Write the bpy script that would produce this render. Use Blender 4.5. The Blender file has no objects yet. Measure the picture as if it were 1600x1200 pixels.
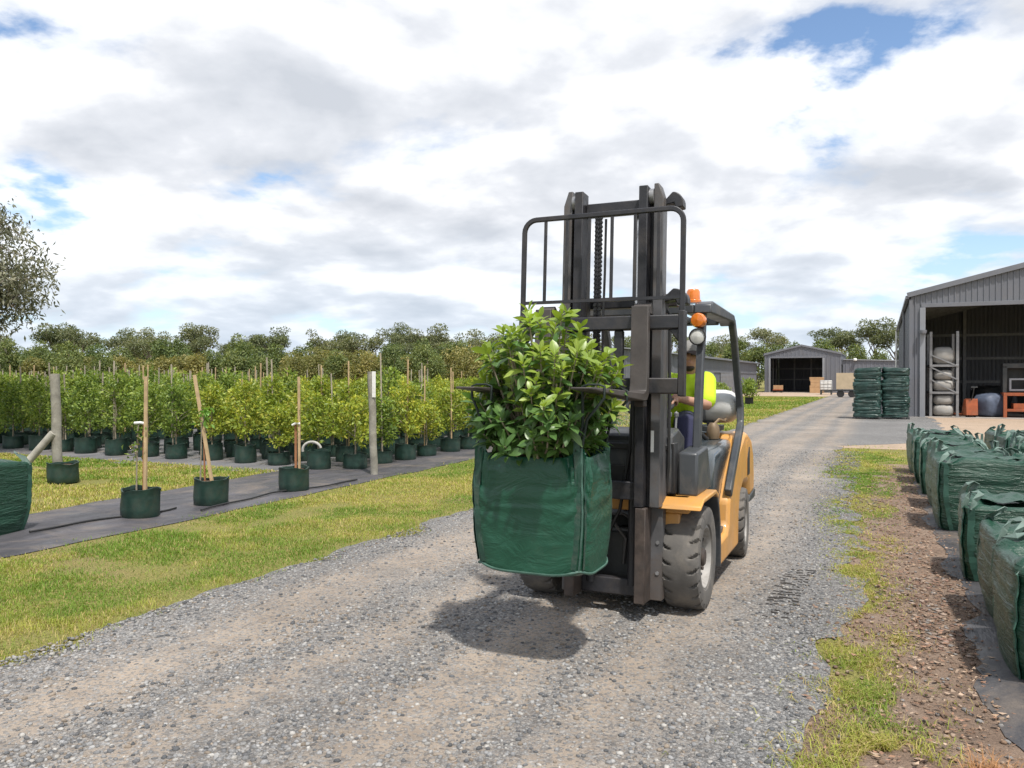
import bpy, bmesh, math, random
import numpy as np
from mathutils import Vector, Matrix, Euler

# ------------------------------------------------------------------ camera, sky, sun
scene = bpy.context.scene
C = scene.collection
R = math.radians

cam_data = bpy.data.cameras.new('camera')
cam_data.sensor_width = 36.0
cam_data.lens = 1240.0 / 1600.0 * 36.0
cam_data.clip_end = 3000.0
cam_data.clip_start = 0.05
cam = bpy.data.objects.new('camera', cam_data)
C.objects.link(cam)
cam.location = (0, 0, 1.6)
cam.rotation_euler = (R(90.0 - 0.46), 0, 0)
scene.camera = cam

SUN = Vector((0.17, -0.46, 1.0)).normalized()
sd = bpy.data.lights.new('sun', 'SUN')
sd.energy = 2.55
sd.angle = R(2.8)
sd.color = (1.0, 0.955, 0.89)
so = bpy.data.objects.new('sun', sd)
C.objects.link(so)
so.rotation_euler = SUN.to_track_quat('Z', 'Y').to_euler()

world = bpy.data.worlds.new('World')
scene.world = world
world.use_nodes = True
wn = world.node_tree.nodes
wl = world.node_tree.links
wn.clear()


def wnode(t, **kw):
    n = wn.new(t)
    for k, v in kw.items():
        setattr(n, k, v)
    return n


def wmath(op, a, b=None, c=None):
    n = wnode('ShaderNodeMath', operation=op)
    for i, x in enumerate((a, b, c)):
        if x is None:
            continue
        if isinstance(x, (int, float)):
            n.inputs[i].default_value = x
        else:
            wl.new(x, n.inputs[i])
    return n.outputs[0]


sky = wnode('ShaderNodeTexSky', sky_type='NISHITA')
sky.sun_disc = False
sky.sun_elevation = math.asin(SUN.z)
sky.sun_rotation = math.atan2(SUN.x, SUN.y)
sky.air_density = 1.0
sky.dust_density = 0.0
sky.ozone_density = 2.5
bg_sky = wnode('ShaderNodeBackground')
bg_sky.inputs['Strength'].default_value = 0.095
wl.new(sky.outputs[0], bg_sky.inputs[0])

tc = wnode('ShaderNodeTexCoord')
sep = wnode('ShaderNodeSeparateXYZ')
wl.new(tc.outputs['Generated'], sep.inputs[0])
zc = wmath('MAXIMUM', sep.outputs[2], 0.0)
den = wmath('ADD', zc, 0.24)
px = wmath('DIVIDE', sep.outputs[0], den)
py = wmath('DIVIDE', sep.outputs[1], den)
comb = wnode('ShaderNodeCombineXYZ')
wl.new(px, comb.inputs[0])
wl.new(py, comb.inputs[1])
CLOUD_OFF = (9.97, 20.16, 0.0)
mp = wnode('ShaderNodeMapping')
mp.inputs['Location'].default_value = CLOUD_OFF
mp.inputs['Scale'].default_value = (1.0, 1.0, 1.0)
wl.new(comb.outputs[0], mp.inputs[0])


def wnoise(scale, detail, rough, src, dist=0.0):
    n = wnode('ShaderNodeTexNoise')
    n.inputs['Scale'].default_value = scale
    n.inputs['Detail'].default_value = detail
    n.inputs['Roughness'].default_value = rough
    n.inputs['Distortion'].default_value = dist
    wl.new(src, n.inputs['Vector'])
    return n.outputs['Fac']


def wramp(src, pts):
    r = wnode('ShaderNodeValToRGB')
    e = r.color_ramp.elements
    while len(e) < len(pts):
        e.new(0.5)
    for el, (p, c) in zip(e, pts):
        el.position = p
        el.color = (*c, 1.0) if len(c) == 3 else c
    wl.new(src, r.inputs[0])
    return r.outputs[0]


n1 = wnoise(1.75, 12.0, 0.55, mp.outputs[0], 0.12)
n_big = wnoise(0.42, 2.0, 0.5, mp.outputs[0])
dens = wmath('ADD', wmath('MULTIPLY', n1, 0.60), wmath('MULTIPLY', n_big, 0.40))
cover = wramp(dens, [(0.415, (0, 0, 0)), (0.443, (0.75, 0.75, 0.75)), (0.48, (1, 1, 1))])
# the same field sampled towards the sun shades the side turned away from it; broad noise greys the bases
mp2 = wnode('ShaderNodeMapping')
mp2.inputs['Location'].default_value = (CLOUD_OFF[0] + 0.03, CLOUD_OFF[1] - 0.10, 0.0)
wl.new(comb.outputs[0], mp2.inputs[0])
n2 = wnoise(1.75, 8.0, 0.5, mp2.outputs[0], 0.12)
mp3 = wnode('ShaderNodeMapping')
mp3.inputs['Location'].default_value = (CLOUD_OFF[0] + 11.0, CLOUD_OFF[1] + 5.0, 0.0)
wl.new(comb.outputs[0], mp3.inputs[0])
n3 = wnoise(1.3, 5.0, 0.5, mp3.outputs[0], 0.3)
relief = wmath('SUBTRACT', n2, n1)
thick = wmath('ADD', wmath('ADD', wmath('MULTIPLY', dens, 0.62), wmath('MULTIPLY', relief, 0.85)), wmath('MULTIPLY', n3, 0.55))
cloud_col = wramp(thick, [(0.47, (0.66, 0.662, 0.668)), (0.555, (0.60, 0.606, 0.617)), (0.625, (0.45, 0.465, 0.495)), (0.715, (0.35, 0.37, 0.405))])
bg_cl = wnode('ShaderNodeBackground')
bg_cl.inputs['Strength'].default_value = 1.0
wl.new(cloud_col, bg_cl.inputs[0])
mixs = wnode('ShaderNodeMixShader')
wl.new(cover, mixs.inputs[0])
wl.new(bg_sky.outputs[0], mixs.inputs[1])
wl.new(bg_cl.outputs[0], mixs.inputs[2])
# pale air low over the horizon, thicker where no cloud stands
bg_air = wnode('ShaderNodeBackground')
bg_air.inputs['Color'].default_value = (0.52, 0.68, 0.86, 1)
bg_air.inputs['Strength'].default_value = 0.60
hz = wramp(sep.outputs[2], [(0.0, (0.92, 0.92, 0.92)), (0.06, (0.60, 0.60, 0.60)), (0.20, (0, 0, 0))])
mixh = wnode('ShaderNodeMixShader')
wl.new(wmath('MULTIPLY', hz, wmath('SUBTRACT', 1.0, wmath('MULTIPLY', cover, 0.45))), mixh.inputs[0])
wl.new(mixs.outputs[0], mixh.inputs[1])
wl.new(bg_air.outputs[0], mixh.inputs[2])
wout = wnode('ShaderNodeOutputWorld')
wl.new(mixh.outputs[0], wout.inputs[0])

scene.view_settings.view_transform = 'Standard'
scene.view_settings.look = 'None'
scene.view_settings.exposure = 0.92
scene.view_settings.gamma = 1.0
scene.view_settings.use_curve_mapping = False

# ------------------------------------------------------------------ helpers
random.seed(7)
rng = np.random.default_rng(11)
ROAD = R(25.0)                       # the road runs 25 degrees right of the view axis
SD, CD = math.sin(ROAD), math.cos(ROAD)


def W(s, t, z=0.0):
    """along the road s, to its right t -> world"""
    return Vector((s * SD + t * CD, s * CD - t * SD, z))


def ST(x, y):
    return x * SD + y * CD, x * CD - y * SD


def tag(o, label=None, cat=None, group=None, kind=None):
    if label:
        o['label'] = label
    if cat:
        o['category'] = cat
    if group:
        o['group'] = group
    if kind:
        o['kind'] = kind
    return o


def empty(name, loc=(0, 0, 0), rz=0.0):
    o = bpy.data.objects.new(name, None)
    o.empty_display_size = 0.2
    o.location = loc
    o.rotation_euler = (0, 0, rz)
    C.objects.link(o)
    return o


def link(name, me, parent=None, loc=None, rot=None):
    o = bpy.data.objects.new(name, me)
    if loc is not None:
        o.location = loc
    if rot is not None:
        o.rotation_euler = rot
    o.parent = parent
    C.objects.link(o)
    return o


def copy_tree(o, parent=None):
    c = o.copy()
    C.objects.link(c)
    c.parent = parent
    for ch in o.children:
        copy_tree(ch, c)
    return c


def smooth(me, ang=40):
    me.polygons.foreach_set('use_smooth', [True] * len(me.polygons))
    me.set_sharp_from_angle(angle=R(ang))


def fastmesh(name, verts, faces, mats, cols=None, fmat=None, smooth_all=False):
    """verts (N,3); faces: list of (M,k) int arrays"""
    me = bpy.data.meshes.new(name)
    verts = np.asarray(verts, dtype=np.float32)
    if not isinstance(faces, list):
        faces = [faces]
    loops = np.concatenate([f.reshape(-1) for f in faces]).astype(np.int32)
    counts = np.concatenate([np.full(len(f), f.shape[1], dtype=np.int32) for f in faces])
    starts = np.concatenate([[0], np.cumsum(counts)[:-1]]).astype(np.int32)
    me.vertices.add(len(verts))
    me.vertices.foreach_set('co', verts.reshape(-1))
    me.loops.add(len(loops))
    me.loops.foreach_set('vertex_index', loops)
    me.polygons.add(len(counts))
    me.polygons.foreach_set('loop_start', starts)
    if fmat is not None:
        me.polygons.foreach_set('material_index', np.asarray(fmat, dtype=np.int32))
    if smooth_all:
        me.polygons.foreach_set('use_smooth', np.ones(len(counts), dtype=bool))
    me.update(calc_edges=True)
    if cols is not None:
        a = me.color_attributes.new('Col', 'FLOAT_COLOR', 'POINT')
        cc = np.ones((len(verts), 4), dtype=np.float32)
        cc[:, :3] = cols
        a.data.foreach_set('color', cc.reshape(-1))
    for m in (mats if isinstance(mats, (list, tuple)) else [mats]):
        me.materials.append(m)
    return me


class MB:
    """collects shapes, then links them as one mesh object"""

    def __init__(self, M=None):
        self.v, self.f, self.m = [], [], []
        self.M = M or Matrix.Identity(4)
        self.mi = 0

    def add(self, vs, fs):
        b = len(self.v)
        self.v += [tuple(self.M @ Vector(p)) for p in vs]
        self.f += [tuple(i + b for i in f) for f in fs]
        self.m += [self.mi] * len(fs)
        return self

    def box(self, x0, x1, y0, y1, z0, z1, M=None):
        vs = [Vector((x, y, z)) for z in (z0, z1) for y in (y0, y1) for x in (x0, x1)]
        if M:
            vs = [M @ p for p in vs]
        return self.add(vs, [(0, 2, 3, 1), (4, 5, 7, 6), (0, 1, 5, 4), (2, 6, 7, 3), (0, 4, 6, 2), (1, 3, 7, 5)])

    def bar(self, p, q, w, h, up=(0, 0, 1)):
        p, q = Vector(p), Vector(q)
        d = (q - p)
        L = d.length
        d.normalize()
        u = Vector(up)
        if abs(d.dot(u)) > 0.97:
            u = Vector((0, 1, 0))
        s = d.cross(u).normalized()
        u = s.cross(d)
        M = Matrix((s, d, u)).transposed().to_4x4()
        M.translation = p
        return self.box(-w / 2, w / 2, 0, L, -h / 2, h / 2, M)

    def prism(self, pts, axis, a, b):
        """polygon pts (2D) extruded along axis from a to b. axis x: pts are (y,z); y: (x,z); z: (x,y)"""
        def P(p, k):
            return {'x': (k, p[0], p[1]), 'y': (p[0], k, p[1]), 'z': (p[0], p[1], k)}[axis]
        n = len(pts)
        ar = sum(pts[i][0] * pts[(i + 1) % n][1] - pts[(i + 1) % n][0] * pts[i][1] for i in range(n))
        pts = list(pts)
        if (ar < 0) != (axis == 'y'):
            pts = pts[::-1]
        vs = [P(p, a) for p in pts] + [P(p, b) for p in pts]
        fs = [tuple(range(n))[::-1], tuple(range(n, 2 * n))]
        fs += [(i, (i + 1) % n, n + (i + 1) % n, n + i) for i in range(n)]
        if b < a:
            fs = [f[::-1] for f in fs]
        return self.add(vs, fs)

    def tube(self, path, r, n=8, cap=True, closed=False):
        path = [Vector(p) for p in path]
        rs = r if isinstance(r, (list, tuple)) else [r] * len(path)
        N = len(path)
        vs, fs = [], []
        pu = None
        for i, p in enumerate(path):
            if closed:
                d = path[(i + 1) % N] - path[i - 1]
            else:
                d = path[min(i + 1, N - 1)] - path[max(i - 1, 0)]
            d.normalize()
            if pu is None:
                u = Vector((0, 0, 1)) if abs(d.z) < 0.9 else Vector((1, 0, 0))
            else:
                u = pu
            u = (u - d * u.dot(d)).normalized()
            pu = u
            w = d.cross(u)
            for k in range(n):
                a = 2 * math.pi * k / n
                vs.append(p + (u * math.cos(a) + w * math.sin(a)) * rs[i])
        m = N if closed else N - 1
        for i in range(m):
            for k in range(n):
                a, b = i * n + k, i * n + (k + 1) % n
                j = ((i + 1) % N) * n
                fs.append((a, b, j + (k + 1) % n, j + k))
        if cap and not closed:
            fs.append(tuple(range(n))[::-1])
            fs.append(tuple(range((N - 1) * n, N * n)))
        return self.add(vs, fs)

    def strip(self, path, w, th, side):
        """flat webbing along path; side: vector(s) across the width"""
        path = [Vector(p) for p in path]
        N = len(path)
        vs, fs = [], []
        for i, p in enumerate(path):
            d = (path[min(i + 1, N - 1)] - path[max(i - 1, 0)]).normalized()
            s = Vector(side[i] if isinstance(side, list) else side)
            s = (s - d * s.dot(d)).normalized()
            nn = d.cross(s)
            for a, b in ((-1, -1), (1, -1), (1, 1), (-1, 1)):
                vs.append(p + s * (a * w / 2) + nn * (b * th / 2))
        for i in range(N - 1):
            for k in range(4):
                fs.append((i * 4 + k, i * 4 + (k + 1) % 4, i * 4 + 4 + (k + 1) % 4, i * 4 + 4 + k))
        fs += [(3, 2, 1, 0), tuple(range(N * 4 - 4, N * 4))]
        return self.add(vs, fs)

    def lathe(self, prof, n=32, axis='z', c=(0, 0, 0), close=False):
        """prof: (radius, height) list round the axis through c"""
        vs, fs = [], []
        for r, h in prof:
            for k in range(n):
                a = 2 * math.pi * k / n
                x, y = r * math.cos(a), r * math.sin(a)
                p = {'z': (x, y, h), 'x': (h, x, y), 'y': (y, h, x)}[axis]
                vs.append((p[0] + c[0], p[1] + c[1], p[2] + c[2]))
        m = len(prof)
        for i in range(m if close else m - 1):
            for k in range(n):
                j = (i + 1) % m
                fs.append((i * n + k, i * n + (k + 1) % n, j * n + (k + 1) % n, j * n + k))
        if not close:
            if prof[0][0] > 1e-6:
                fs.append(tuple(range(n))[::-1])
            if prof[-1][0] > 1e-6:
                fs.append(tuple(range((m - 1) * n, m * n)))
        return self.add(vs, fs)

    def mesh(self, name, mats, sm=None):
        me = bpy.data.meshes.new(name)
        me.from_pydata(self.v, [], self.f)
        for m in (mats if isinstance(mats, (list, tuple)) else [mats]):
            me.materials.append(m)
        if any(self.m):
            me.polygons.foreach_set('material_index', self.m)
        if sm:
            smooth(me, sm)
        me.update()
        return me

    def obj(self, name, mats, parent=None, sm=None, bevel=None, loc=None, rot=None):
        o = link(name, self.mesh(name, mats, sm), parent, loc, rot)
        if bevel:
            b = o.modifiers.new('bevel', 'BEVEL')
            b.width = bevel
            b.segments = 2
            b.limit_method = 'ANGLE'
            b.angle_limit = R(35)
            if not sm:
                smooth(o.data, 35)
        return o


def hash2(ix, iy, seed):
    h = (ix.astype(np.int64) * 374761393 + iy.astype(np.int64) * 668265263 + seed * 1442695041) & 0x7fffffff
    h = ((h ^ (h >> 13)) * 1274126177) & 0x7fffffff
    return ((h ^ (h >> 16)) & 0xffff) / 65535.0


def vnoise(x, y, seed=0):
    x, y = np.asarray(x, float), np.asarray(y, float)
    ix, iy = np.floor(x), np.floor(y)
    fx, fy = x - ix, y - iy
    fx, fy = fx * fx * (3 - 2 * fx), fy * fy * (3 - 2 * fy)
    a, b = hash2(ix, iy, seed), hash2(ix + 1, iy, seed)
    c, d = hash2(ix, iy + 1, seed), hash2(ix + 1, iy + 1, seed)
    return (a * (1 - fx) + b * fx) * (1 - fy) + (c * (1 - fx) + d * fx) * fy


def fbm(x, y, seed=0, oct=4):
    v, a, tot = 0, 1.0, 0
    for o in range(oct):
        v = v + a * vnoise(np.asarray(x) * 2 ** o, np.asarray(y) * 2 ** o, seed + o * 17)
        tot += a
        a *= 0.5
    return v / tot


# ------------------------------------------------------------------ materials
class NT:
    def __init__(self, name):
        self.mat = bpy.data.materials.new(name)
        self.mat.use_nodes = True
        self.t = self.mat.node_tree
        self.n, self.l = self.t.nodes, self.t.links
        self.bsdf = self.n['Principled BSDF']
        self.out = self.n['Material Output']
        self.tc = None

    def node(self, t, **kw):
        n = self.n.new(t)
        for k, v in kw.items():
            setattr(n, k, v)
        return n

    def coord(self, kind='Object'):
        if not self.tc:
            self.tc = self.node('ShaderNodeTexCoord')
        return self.tc.outputs[kind]

    def map(self, scale=(1, 1, 1), kind='Object', loc=(0, 0, 0), rot=(0, 0, 0)):
        m = self.node('ShaderNodeMapping')
        m.inputs['Scale'].default_value = scale
        m.inputs['Location'].default_value = loc
        m.inputs['Rotation'].default_value = rot
        self.l.new(self.coord(kind), m.inputs[0])
        return m.outputs[0]

    def noise(self, scale, detail=4, rough=0.5, vec=None, dist=0.0):
        n = self.node('ShaderNodeTexNoise')
        n.inputs['Scale'].default_value = scale
        n.inputs['Detail'].default_value = detail
        n.inputs['Roughness'].default_value = rough
        n.inputs['Distortion'].default_value = dist
        self.l.new(vec if vec is not None else self.coord(), n.inputs['Vector'])
        return n.outputs['Fac']

    def voro(self, scale, feature='F1', out='Distance', vec=None, rand=1.0):
        n = self.node('ShaderNodeTexVoronoi', feature=feature)
        n.inputs['Scale'].default_value = scale
        n.inputs['Randomness'].default_value = rand
        self.l.new(vec if vec is not None else self.coord(), n.inputs['Vector'])
        return n.outputs[out]

    def ramp(self, src, pts, interp='LINEAR'):
        r = self.node('ShaderNodeValToRGB')
        r.color_ramp.interpolation = interp
        e = r.color_ramp.elements
        while len(e) < len(pts):
            e.new(0.5)
        for el, (p, c) in zip(e, pts):
            el.position = p
            if isinstance(c, (int, float)):
                c = (c, c, c)
            el.color = (*c, 1.0)
        self.l.new(src, r.inputs[0])
        return r.outputs[0]

    def mix(self, fac, a, b, blend='MIX'):
        n = self.node('ShaderNodeMix', data_type='RGBA', blend_type=blend)
        for sock, x in ((n.inputs[0], fac), (n.inputs[6], a), (n.inputs[7], b)):
            if isinstance(x, (int, float)):
                sock.default_value = x
            elif isinstance(x, tuple):
                sock.default_value = (*x, 1.0) if len(x) == 3 else x
            else:
                self.l.new(x, sock)
        return n.outputs[2]

    def math(self, op, a, b=None, c=None):
        n = self.node('ShaderNodeMath', operation=op)
        for i, x in enumerate((a, b, c)):
            if x is None:
                continue
            if isinstance(x, (int, float)):
                n.inputs[i].default_value = x
            else:
                self.l.new(x, n.inputs[i])
        return n.outputs[0]

    def attr(self, name='Col'):
        n = self.node('ShaderNodeAttribute', attribute_name=name)
        return n.outputs['Color']

    def rand(self):
        return self.node('ShaderNodeObjectInfo').outputs['Random']

    def bump(self, h, strength=0.3, dist=0.01, prev=None):
        n = self.node('ShaderNodeBump')
        n.inputs['Strength'].default_value = strength
        n.inputs['Distance'].default_value = dist
        self.l.new(h, n.inputs['Height'])
        if prev is not None:
            self.l.new(prev, n.inputs['Normal'])
        self.l.new(n.outputs[0], self.bsdf.inputs['Normal'])
        return n.outputs[0]

    def set(self, **kw):
        for k, v in kw.items():
            s = self.bsdf.inputs[{'base': 'Base Color', 'rough': 'Roughness', 'metal': 'Metallic', 'coat': 'Coat Weight',
                                  'spec': 'Specular IOR Level', 'trans': 'Transmission Weight', 'coatr': 'Coat Roughness'}.get(k, k)]
            if isinstance(v, (int, float)):
                s.default_value = v
            elif isinstance(v, tuple):
                s.default_value = (*v, 1.0) if len(v) == 3 else v
            else:
                self.l.new(v, s)
        return self


def plain(name, base, rough=0.6, metal=0.0, var=0.25, scale=6.0, bump=0.15, bscale=60.0, dirt=None, dirt_amt=0.5, spec=0.5, coat=0.0, bdist=0.004):
    m = NT(name)
    lo = tuple(c * (1 - var) for c in base)
    hi = tuple(min(1, c * (1 + var)) for c in base)
    col = m.ramp(m.noise(scale, 6, 0.6), [(0.3, lo), (0.7, hi)])
    if dirt:
        d = m.ramp(m.noise(scale * 0.7, 8, 0.7, dist=0.6), [(0.48, 0.0), (0.68, dirt_amt)])
        col = m.mix(d, col, dirt)
    m.set(base=col, rough=m.ramp(m.noise(scale * 2, 5, 0.6), [(0.25, max(0.03, rough - 0.12)), (0.75, min(1, rough + 0.12))]), metal=metal, spec=spec, coat=coat)
    if bump:
        m.bump(m.noise(bscale, 5, 0.6), bump, bdist)
    return m.mat


def foliage(name, tint=(1, 1, 1), rough=0.45, transl=0.3, var=0.2, spec=0.4):
    """leaf colour comes from the point attribute Col; light passes through"""
    m = NT(name)
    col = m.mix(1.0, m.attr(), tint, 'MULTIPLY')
    r = m.rand()
    col = m.mix(1.0, col, m.ramp(r, [(0.0, (1 - var, 1 - var * 0.7, 1 - var)), (1.0, (1 + var, 1 + var * 0.7, 1 + var * 0.4))]), 'MULTIPLY')
    m.set(base=col, rough=rough, spec=spec)
    tr = m.node('ShaderNodeBsdfTranslucent')
    m.l.new(m.mix(1.0, col, (1.25, 1.25, 0.7), 'MULTIPLY'), tr.inputs[0])
    mx = m.node('ShaderNodeMixShader')
    mx.inputs[0].default_value = transl
    m.l.new(m.bsdf.outputs[0], mx.inputs[1])
    m.l.new(tr.outputs[0], mx.inputs[2])
    m.l.new(mx.outputs[0], m.out.inputs[0])
    return m.mat

# ------------------------------------------------------------------ the ground
def ground_mat():
    m = NT('grass_ground')
    v = m.coord()
    big = m.noise(0.35, 5, 0.6, dist=0.4)
    mid = m.noise(3.0, 6, 0.65)
    fine = m.noise(60.0, 4, 0.7)
    g = m.ramp(big, [(0.30, (0.15, 0.17, 0.045)), (0.52, (0.21, 0.205, 0.065)), (0.72, (0.24, 0.19, 0.095))])
    g = m.mix(m.ramp(mid, [(0.35, 0.0), (0.75, 0.7)]), g, (0.27, 0.22, 0.075))
    g = m.mix(1.0, g, m.ramp(fine, [(0.3, 0.25), (0.7, 1.6)]), 'MULTIPLY')
    soil = m.ramp(m.noise(1.7, 7, 0.65), [(0.66, 0.0), (0.74, 0.8)])
    g = m.mix(soil, g, (0.20, 0.125, 0.07))
    m.set(base=g, rough=0.95, spec=0.15)
    m.bump(fine, 0.8, 0.02)
    return m.mat


def gravel_mat(name, tan_amt=1.0, pink=0.0):
    m = NT(name)
    co = m.coord()
    sep = m.node('ShaderNodeSeparateXYZ')
    m.l.new(co, sep.inputs[0])
    wob = m.noise(0.8, 5, 0.6, m.map((1, 0.22, 1)))
    tt = m.math('ADD', sep.outputs[0], m.math('MULTIPLY', m.math('SUBTRACT', wob, 0.5), 0.85))
    f = m.math('MULTIPLY', m.math('ADD', tt, 5.0), 0.2)      # t -5..0 -> 0..1
    def b(t):
        return (t + 5.0) / 5.0
    band = m.ramp(f, [(b(-4.4), 0.12), (b(-4.1), 0.25), (b(-3.8), 1.0), (b(-3.45), 0.85), (b(-3.2), 0.2), (b(-2.85), 0.95), (b(-2.6), 0.35),
                      (b(-2.35), 0.25), (b(-2.05), 1.0), (b(-1.7), 0.9), (b(-1.45), 0.25), (b(-1.15), 1.0), (b(-0.85), 0.5), (b(-0.6), 0.05)])
    patch = m.noise(1.6, 6, 0.65)
    dust = m.math('MULTIPLY', band, m.ramp(patch, [(0.28, 0.35), (0.55, 1.0)]))
    dust = m.math('MULTIPLY', dust, 1.15 * tan_amt)
    vm = m.map((1, 1, 0.0))
    c1 = m.voro(58, out='Color', vec=vm)
    d1 = m.voro(58, out='Distance', vec=vm)
    c2 = m.voro(130, out='Color', vec=vm)
    d2 = m.voro(130, out='Distance', vec=vm)
    bw1 = m.node('ShaderNodeSeparateColor')
    m.l.new(c1, bw1.inputs[0])
    bw2 = m.node('ShaderNodeSeparateColor')
    m.l.new(c2, bw2.inputs[0])
    col1 = m.ramp(bw1.outputs[0], [(0.0, (0.12, 0.12, 0.12)), (0.45, (0.232, 0.23, 0.227)), (0.8, (0.325, 0.322, 0.315)), (0.95, (0.44, 0.425, 0.40)), (1.0, (0.30, 0.23, 0.17))])
    col2 = m.ramp(bw2.outputs[0], [(0.0, (0.12, 0.12, 0.12)), (0.6, (0.285, 0.282, 0.276)), (1.0, (0.44, 0.425, 0.40))])
    big = m.ramp(bw1.outputs[1], [(0.42, 0.0), (0.46, 1.0)])
    col = m.mix(big, col2, col1)
    gap = m.ramp(m.math('ADD', m.math('MULTIPLY', d1, 0.6), m.math('MULTIPLY', d2, 0.6)), [(0.35, 1.0), (0.85, 0.55)])
    col = m.mix(1.0, col, gap, 'MULTIPLY')
    dcol = m.ramp(m.noise(5.0, 8, 0.7), [(0.3, (0.25, 0.205, 0.165)), (0.6, (0.36, 0.30, 0.24)), (0.8, (0.32, 0.235, 0.175))])
    if pink:
        dcol = m.mix(pink, dcol, (0.42, 0.29, 0.21))
    grit = m.ramp(m.noise(240, 3, 0.7), [(0.3, 0.65), (0.7, 1.3)])
    dcol = m.mix(1.0, dcol, grit, 'MULTIPLY')
    keep = m.ramp(bw1.outputs[2], [(0.50, 1.0), (0.56, 0.30)])
    col = m.mix(m.math('MULTIPLY', dust, keep), col, dcol)
    wear = m.ramp(m.noise(0.5, 6, 0.6), [(0.35, 0.8), (0.7, 1.12)])
    col = m.mix(1.0, col, wear, 'MULTIPLY')
    m.set(base=col, rough=0.93, spec=0.2)
    h = m.math('ADD', m.math('MULTIPLY', d1, -0.8), m.math('MULTIPLY', d2, -0.5))
    h = m.math('MULTIPLY', h, m.math('SUBTRACT', 1.0, m.math('MULTIPLY', dust, 0.7)))
    m.bump(h, 0.85, 0.012)
    return m.mat


def soil_mat(name, a, b, c, scale=3.0):
    m = NT(name)
    col = m.ramp(m.noise(scale, 8, 0.7, dist=0.5), [(0.3, a), (0.52, b), (0.72, c)])
    col = m.mix(1.0, col, m.ramp(m.noise(90, 5, 0.75), [(0.25, 0.55), (0.75, 1.4)]), 'MULTIPLY')
    m.set(base=col, rough=0.95, spec=0.15)
    m.bump(m.noise(70, 6, 0.75), 0.9, 0.02)
    return m.mat


def mat_mat(name, a, b):
    m = NT(name)
    v = m.map((1, 0.25, 1))
    col = m.ramp(m.noise(2.2, 7, 0.65, v, 0.8), [(0.3, a), (0.7, b)])
    dust = m.ramp(m.noise(1.3, 8, 0.7, dist=0.7), [(0.5, 0.0), (0.72, 0.75)])
    col = m.mix(dust, col, (0.22, 0.175, 0.135))
    col = m.mix(1.0, col, m.ramp(m.noise(140, 3, 0.6), [(0.3, 0.75), (0.7, 1.2)]), 'MULTIPLY')
    m.set(base=col, rough=m.ramp(m.noise(3, 5, 0.6), [(0.3, 0.38), (0.7, 0.75)]), spec=0.5)
    m.bump(m.noise(2.5, 6, 0.6, v, 1.2), 0.6, 0.05)
    return m.mat


M_GROUND = ground_mat()
M_GRAVEL = gravel_mat('road_gravel')
M_SOIL = soil_mat('litter_soil', (0.17, 0.12, 0.09), (0.27, 0.195, 0.145), (0.34, 0.265, 0.21))
M_YARD = soil_mat('yard_dirt', (0.34, 0.26, 0.19), (0.43, 0.33, 0.245), (0.38, 0.275, 0.19), 0.8)
M_WEED = mat_mat('weed_mat_fabric', (0.035, 0.034, 0.038), (0.10, 0.095, 0.105))
M_WEED3 = mat_mat('grey_weed_mat_fabric', (0.022, 0.022, 0.025), (0.075, 0.073, 0.078))
M_WEED2 = mat_mat('pale_weed_mat_fabric', (0.10, 0.10, 0.11), (0.22, 0.215, 0.225))

gb = MB()
N = 40
ext = [-900, -400, -200, -100, -60, -40, -25] + [i for i in range(-20, 21, 5)] + [25, 40, 60, 100, 200, 400, 900]
vs = [(x, y + 20, 0) for y in ext for x in ext]
n = len(ext)
gb.add(vs, [(j * n + i, j * n + i + 1, (j + 1) * n + i + 1, (j + 1) * n + i) for j in range(n - 1) for i in range(n - 1)])
ground = gb.obj('ground', M_GROUND, rot=(0, 0, -ROAD))
tag(ground, kind='structure')


def sheet(name, m, s0, s1, tl, tr, z, ds=0.25, cols=10, rag=0.12, seed=1, wav=0.0, kind='structure', drag=1.3):
    """a strip of ground along the road with ragged edges; tl, tr give its edges at s"""
    ns = int((s1 - s0) / ds) + 1
    ss = np.linspace(s0, s1, ns)
    L = np.array([tl(s) if callable(tl) else tl for s in ss]) + (fbm(ss * drag, ss * 0 + 3, seed, 5) - 0.5) * 2 * rag
    Rr = np.array([tr(s) if callable(tr) else tr for s in ss]) + (fbm(ss * drag, ss * 0 + 9, seed + 5, 5) - 0.5) * 2 * rag
    k = np.linspace(0, 1, cols + 1)
    T = L[:, None] * (1 - k) + Rr[:, None] * k
    S = np.repeat(ss[:, None], cols + 1, 1)
    if rag:
        e0 = (fbm(k * 9, k * 0 + 2, seed + 8, 4) - 0.5) * 2 * rag
        S[0] += e0
        S[-1] -= e0
    Z = np.full_like(T, z)
    if wav:
        Z = Z + wav * fbm(T * 2.1, S * 0.9, seed + 3, 4)
        Z[:, 0] = z
        Z[:, -1] = z
    V = np.stack([T, S, Z], -1).reshape(-1, 3)
    c = cols + 1
    j, i = np.meshgrid(np.arange(ns - 1), np.arange(cols), indexing='ij')
    a = (j * c + i).reshape(-1)
    F = np.stack([a, a + 1, a + c + 1, a + c], 1)
    o = link(name, fastmesh(name, V, F, m, smooth_all=True), rot=(0, 0, -ROAD))
    tag(o, kind=kind)
    return o


def road_right(s):
    if s < 13.5:
        return -0.30 + 0.14 * math.sin(s * 0.9) + (0.22 if 5.2 < s < 6.9 else 0)
    if s < 20:
        return -0.85
    return -0.85 + min(1, (s - 20) / 2.5) * 2.6


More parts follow.
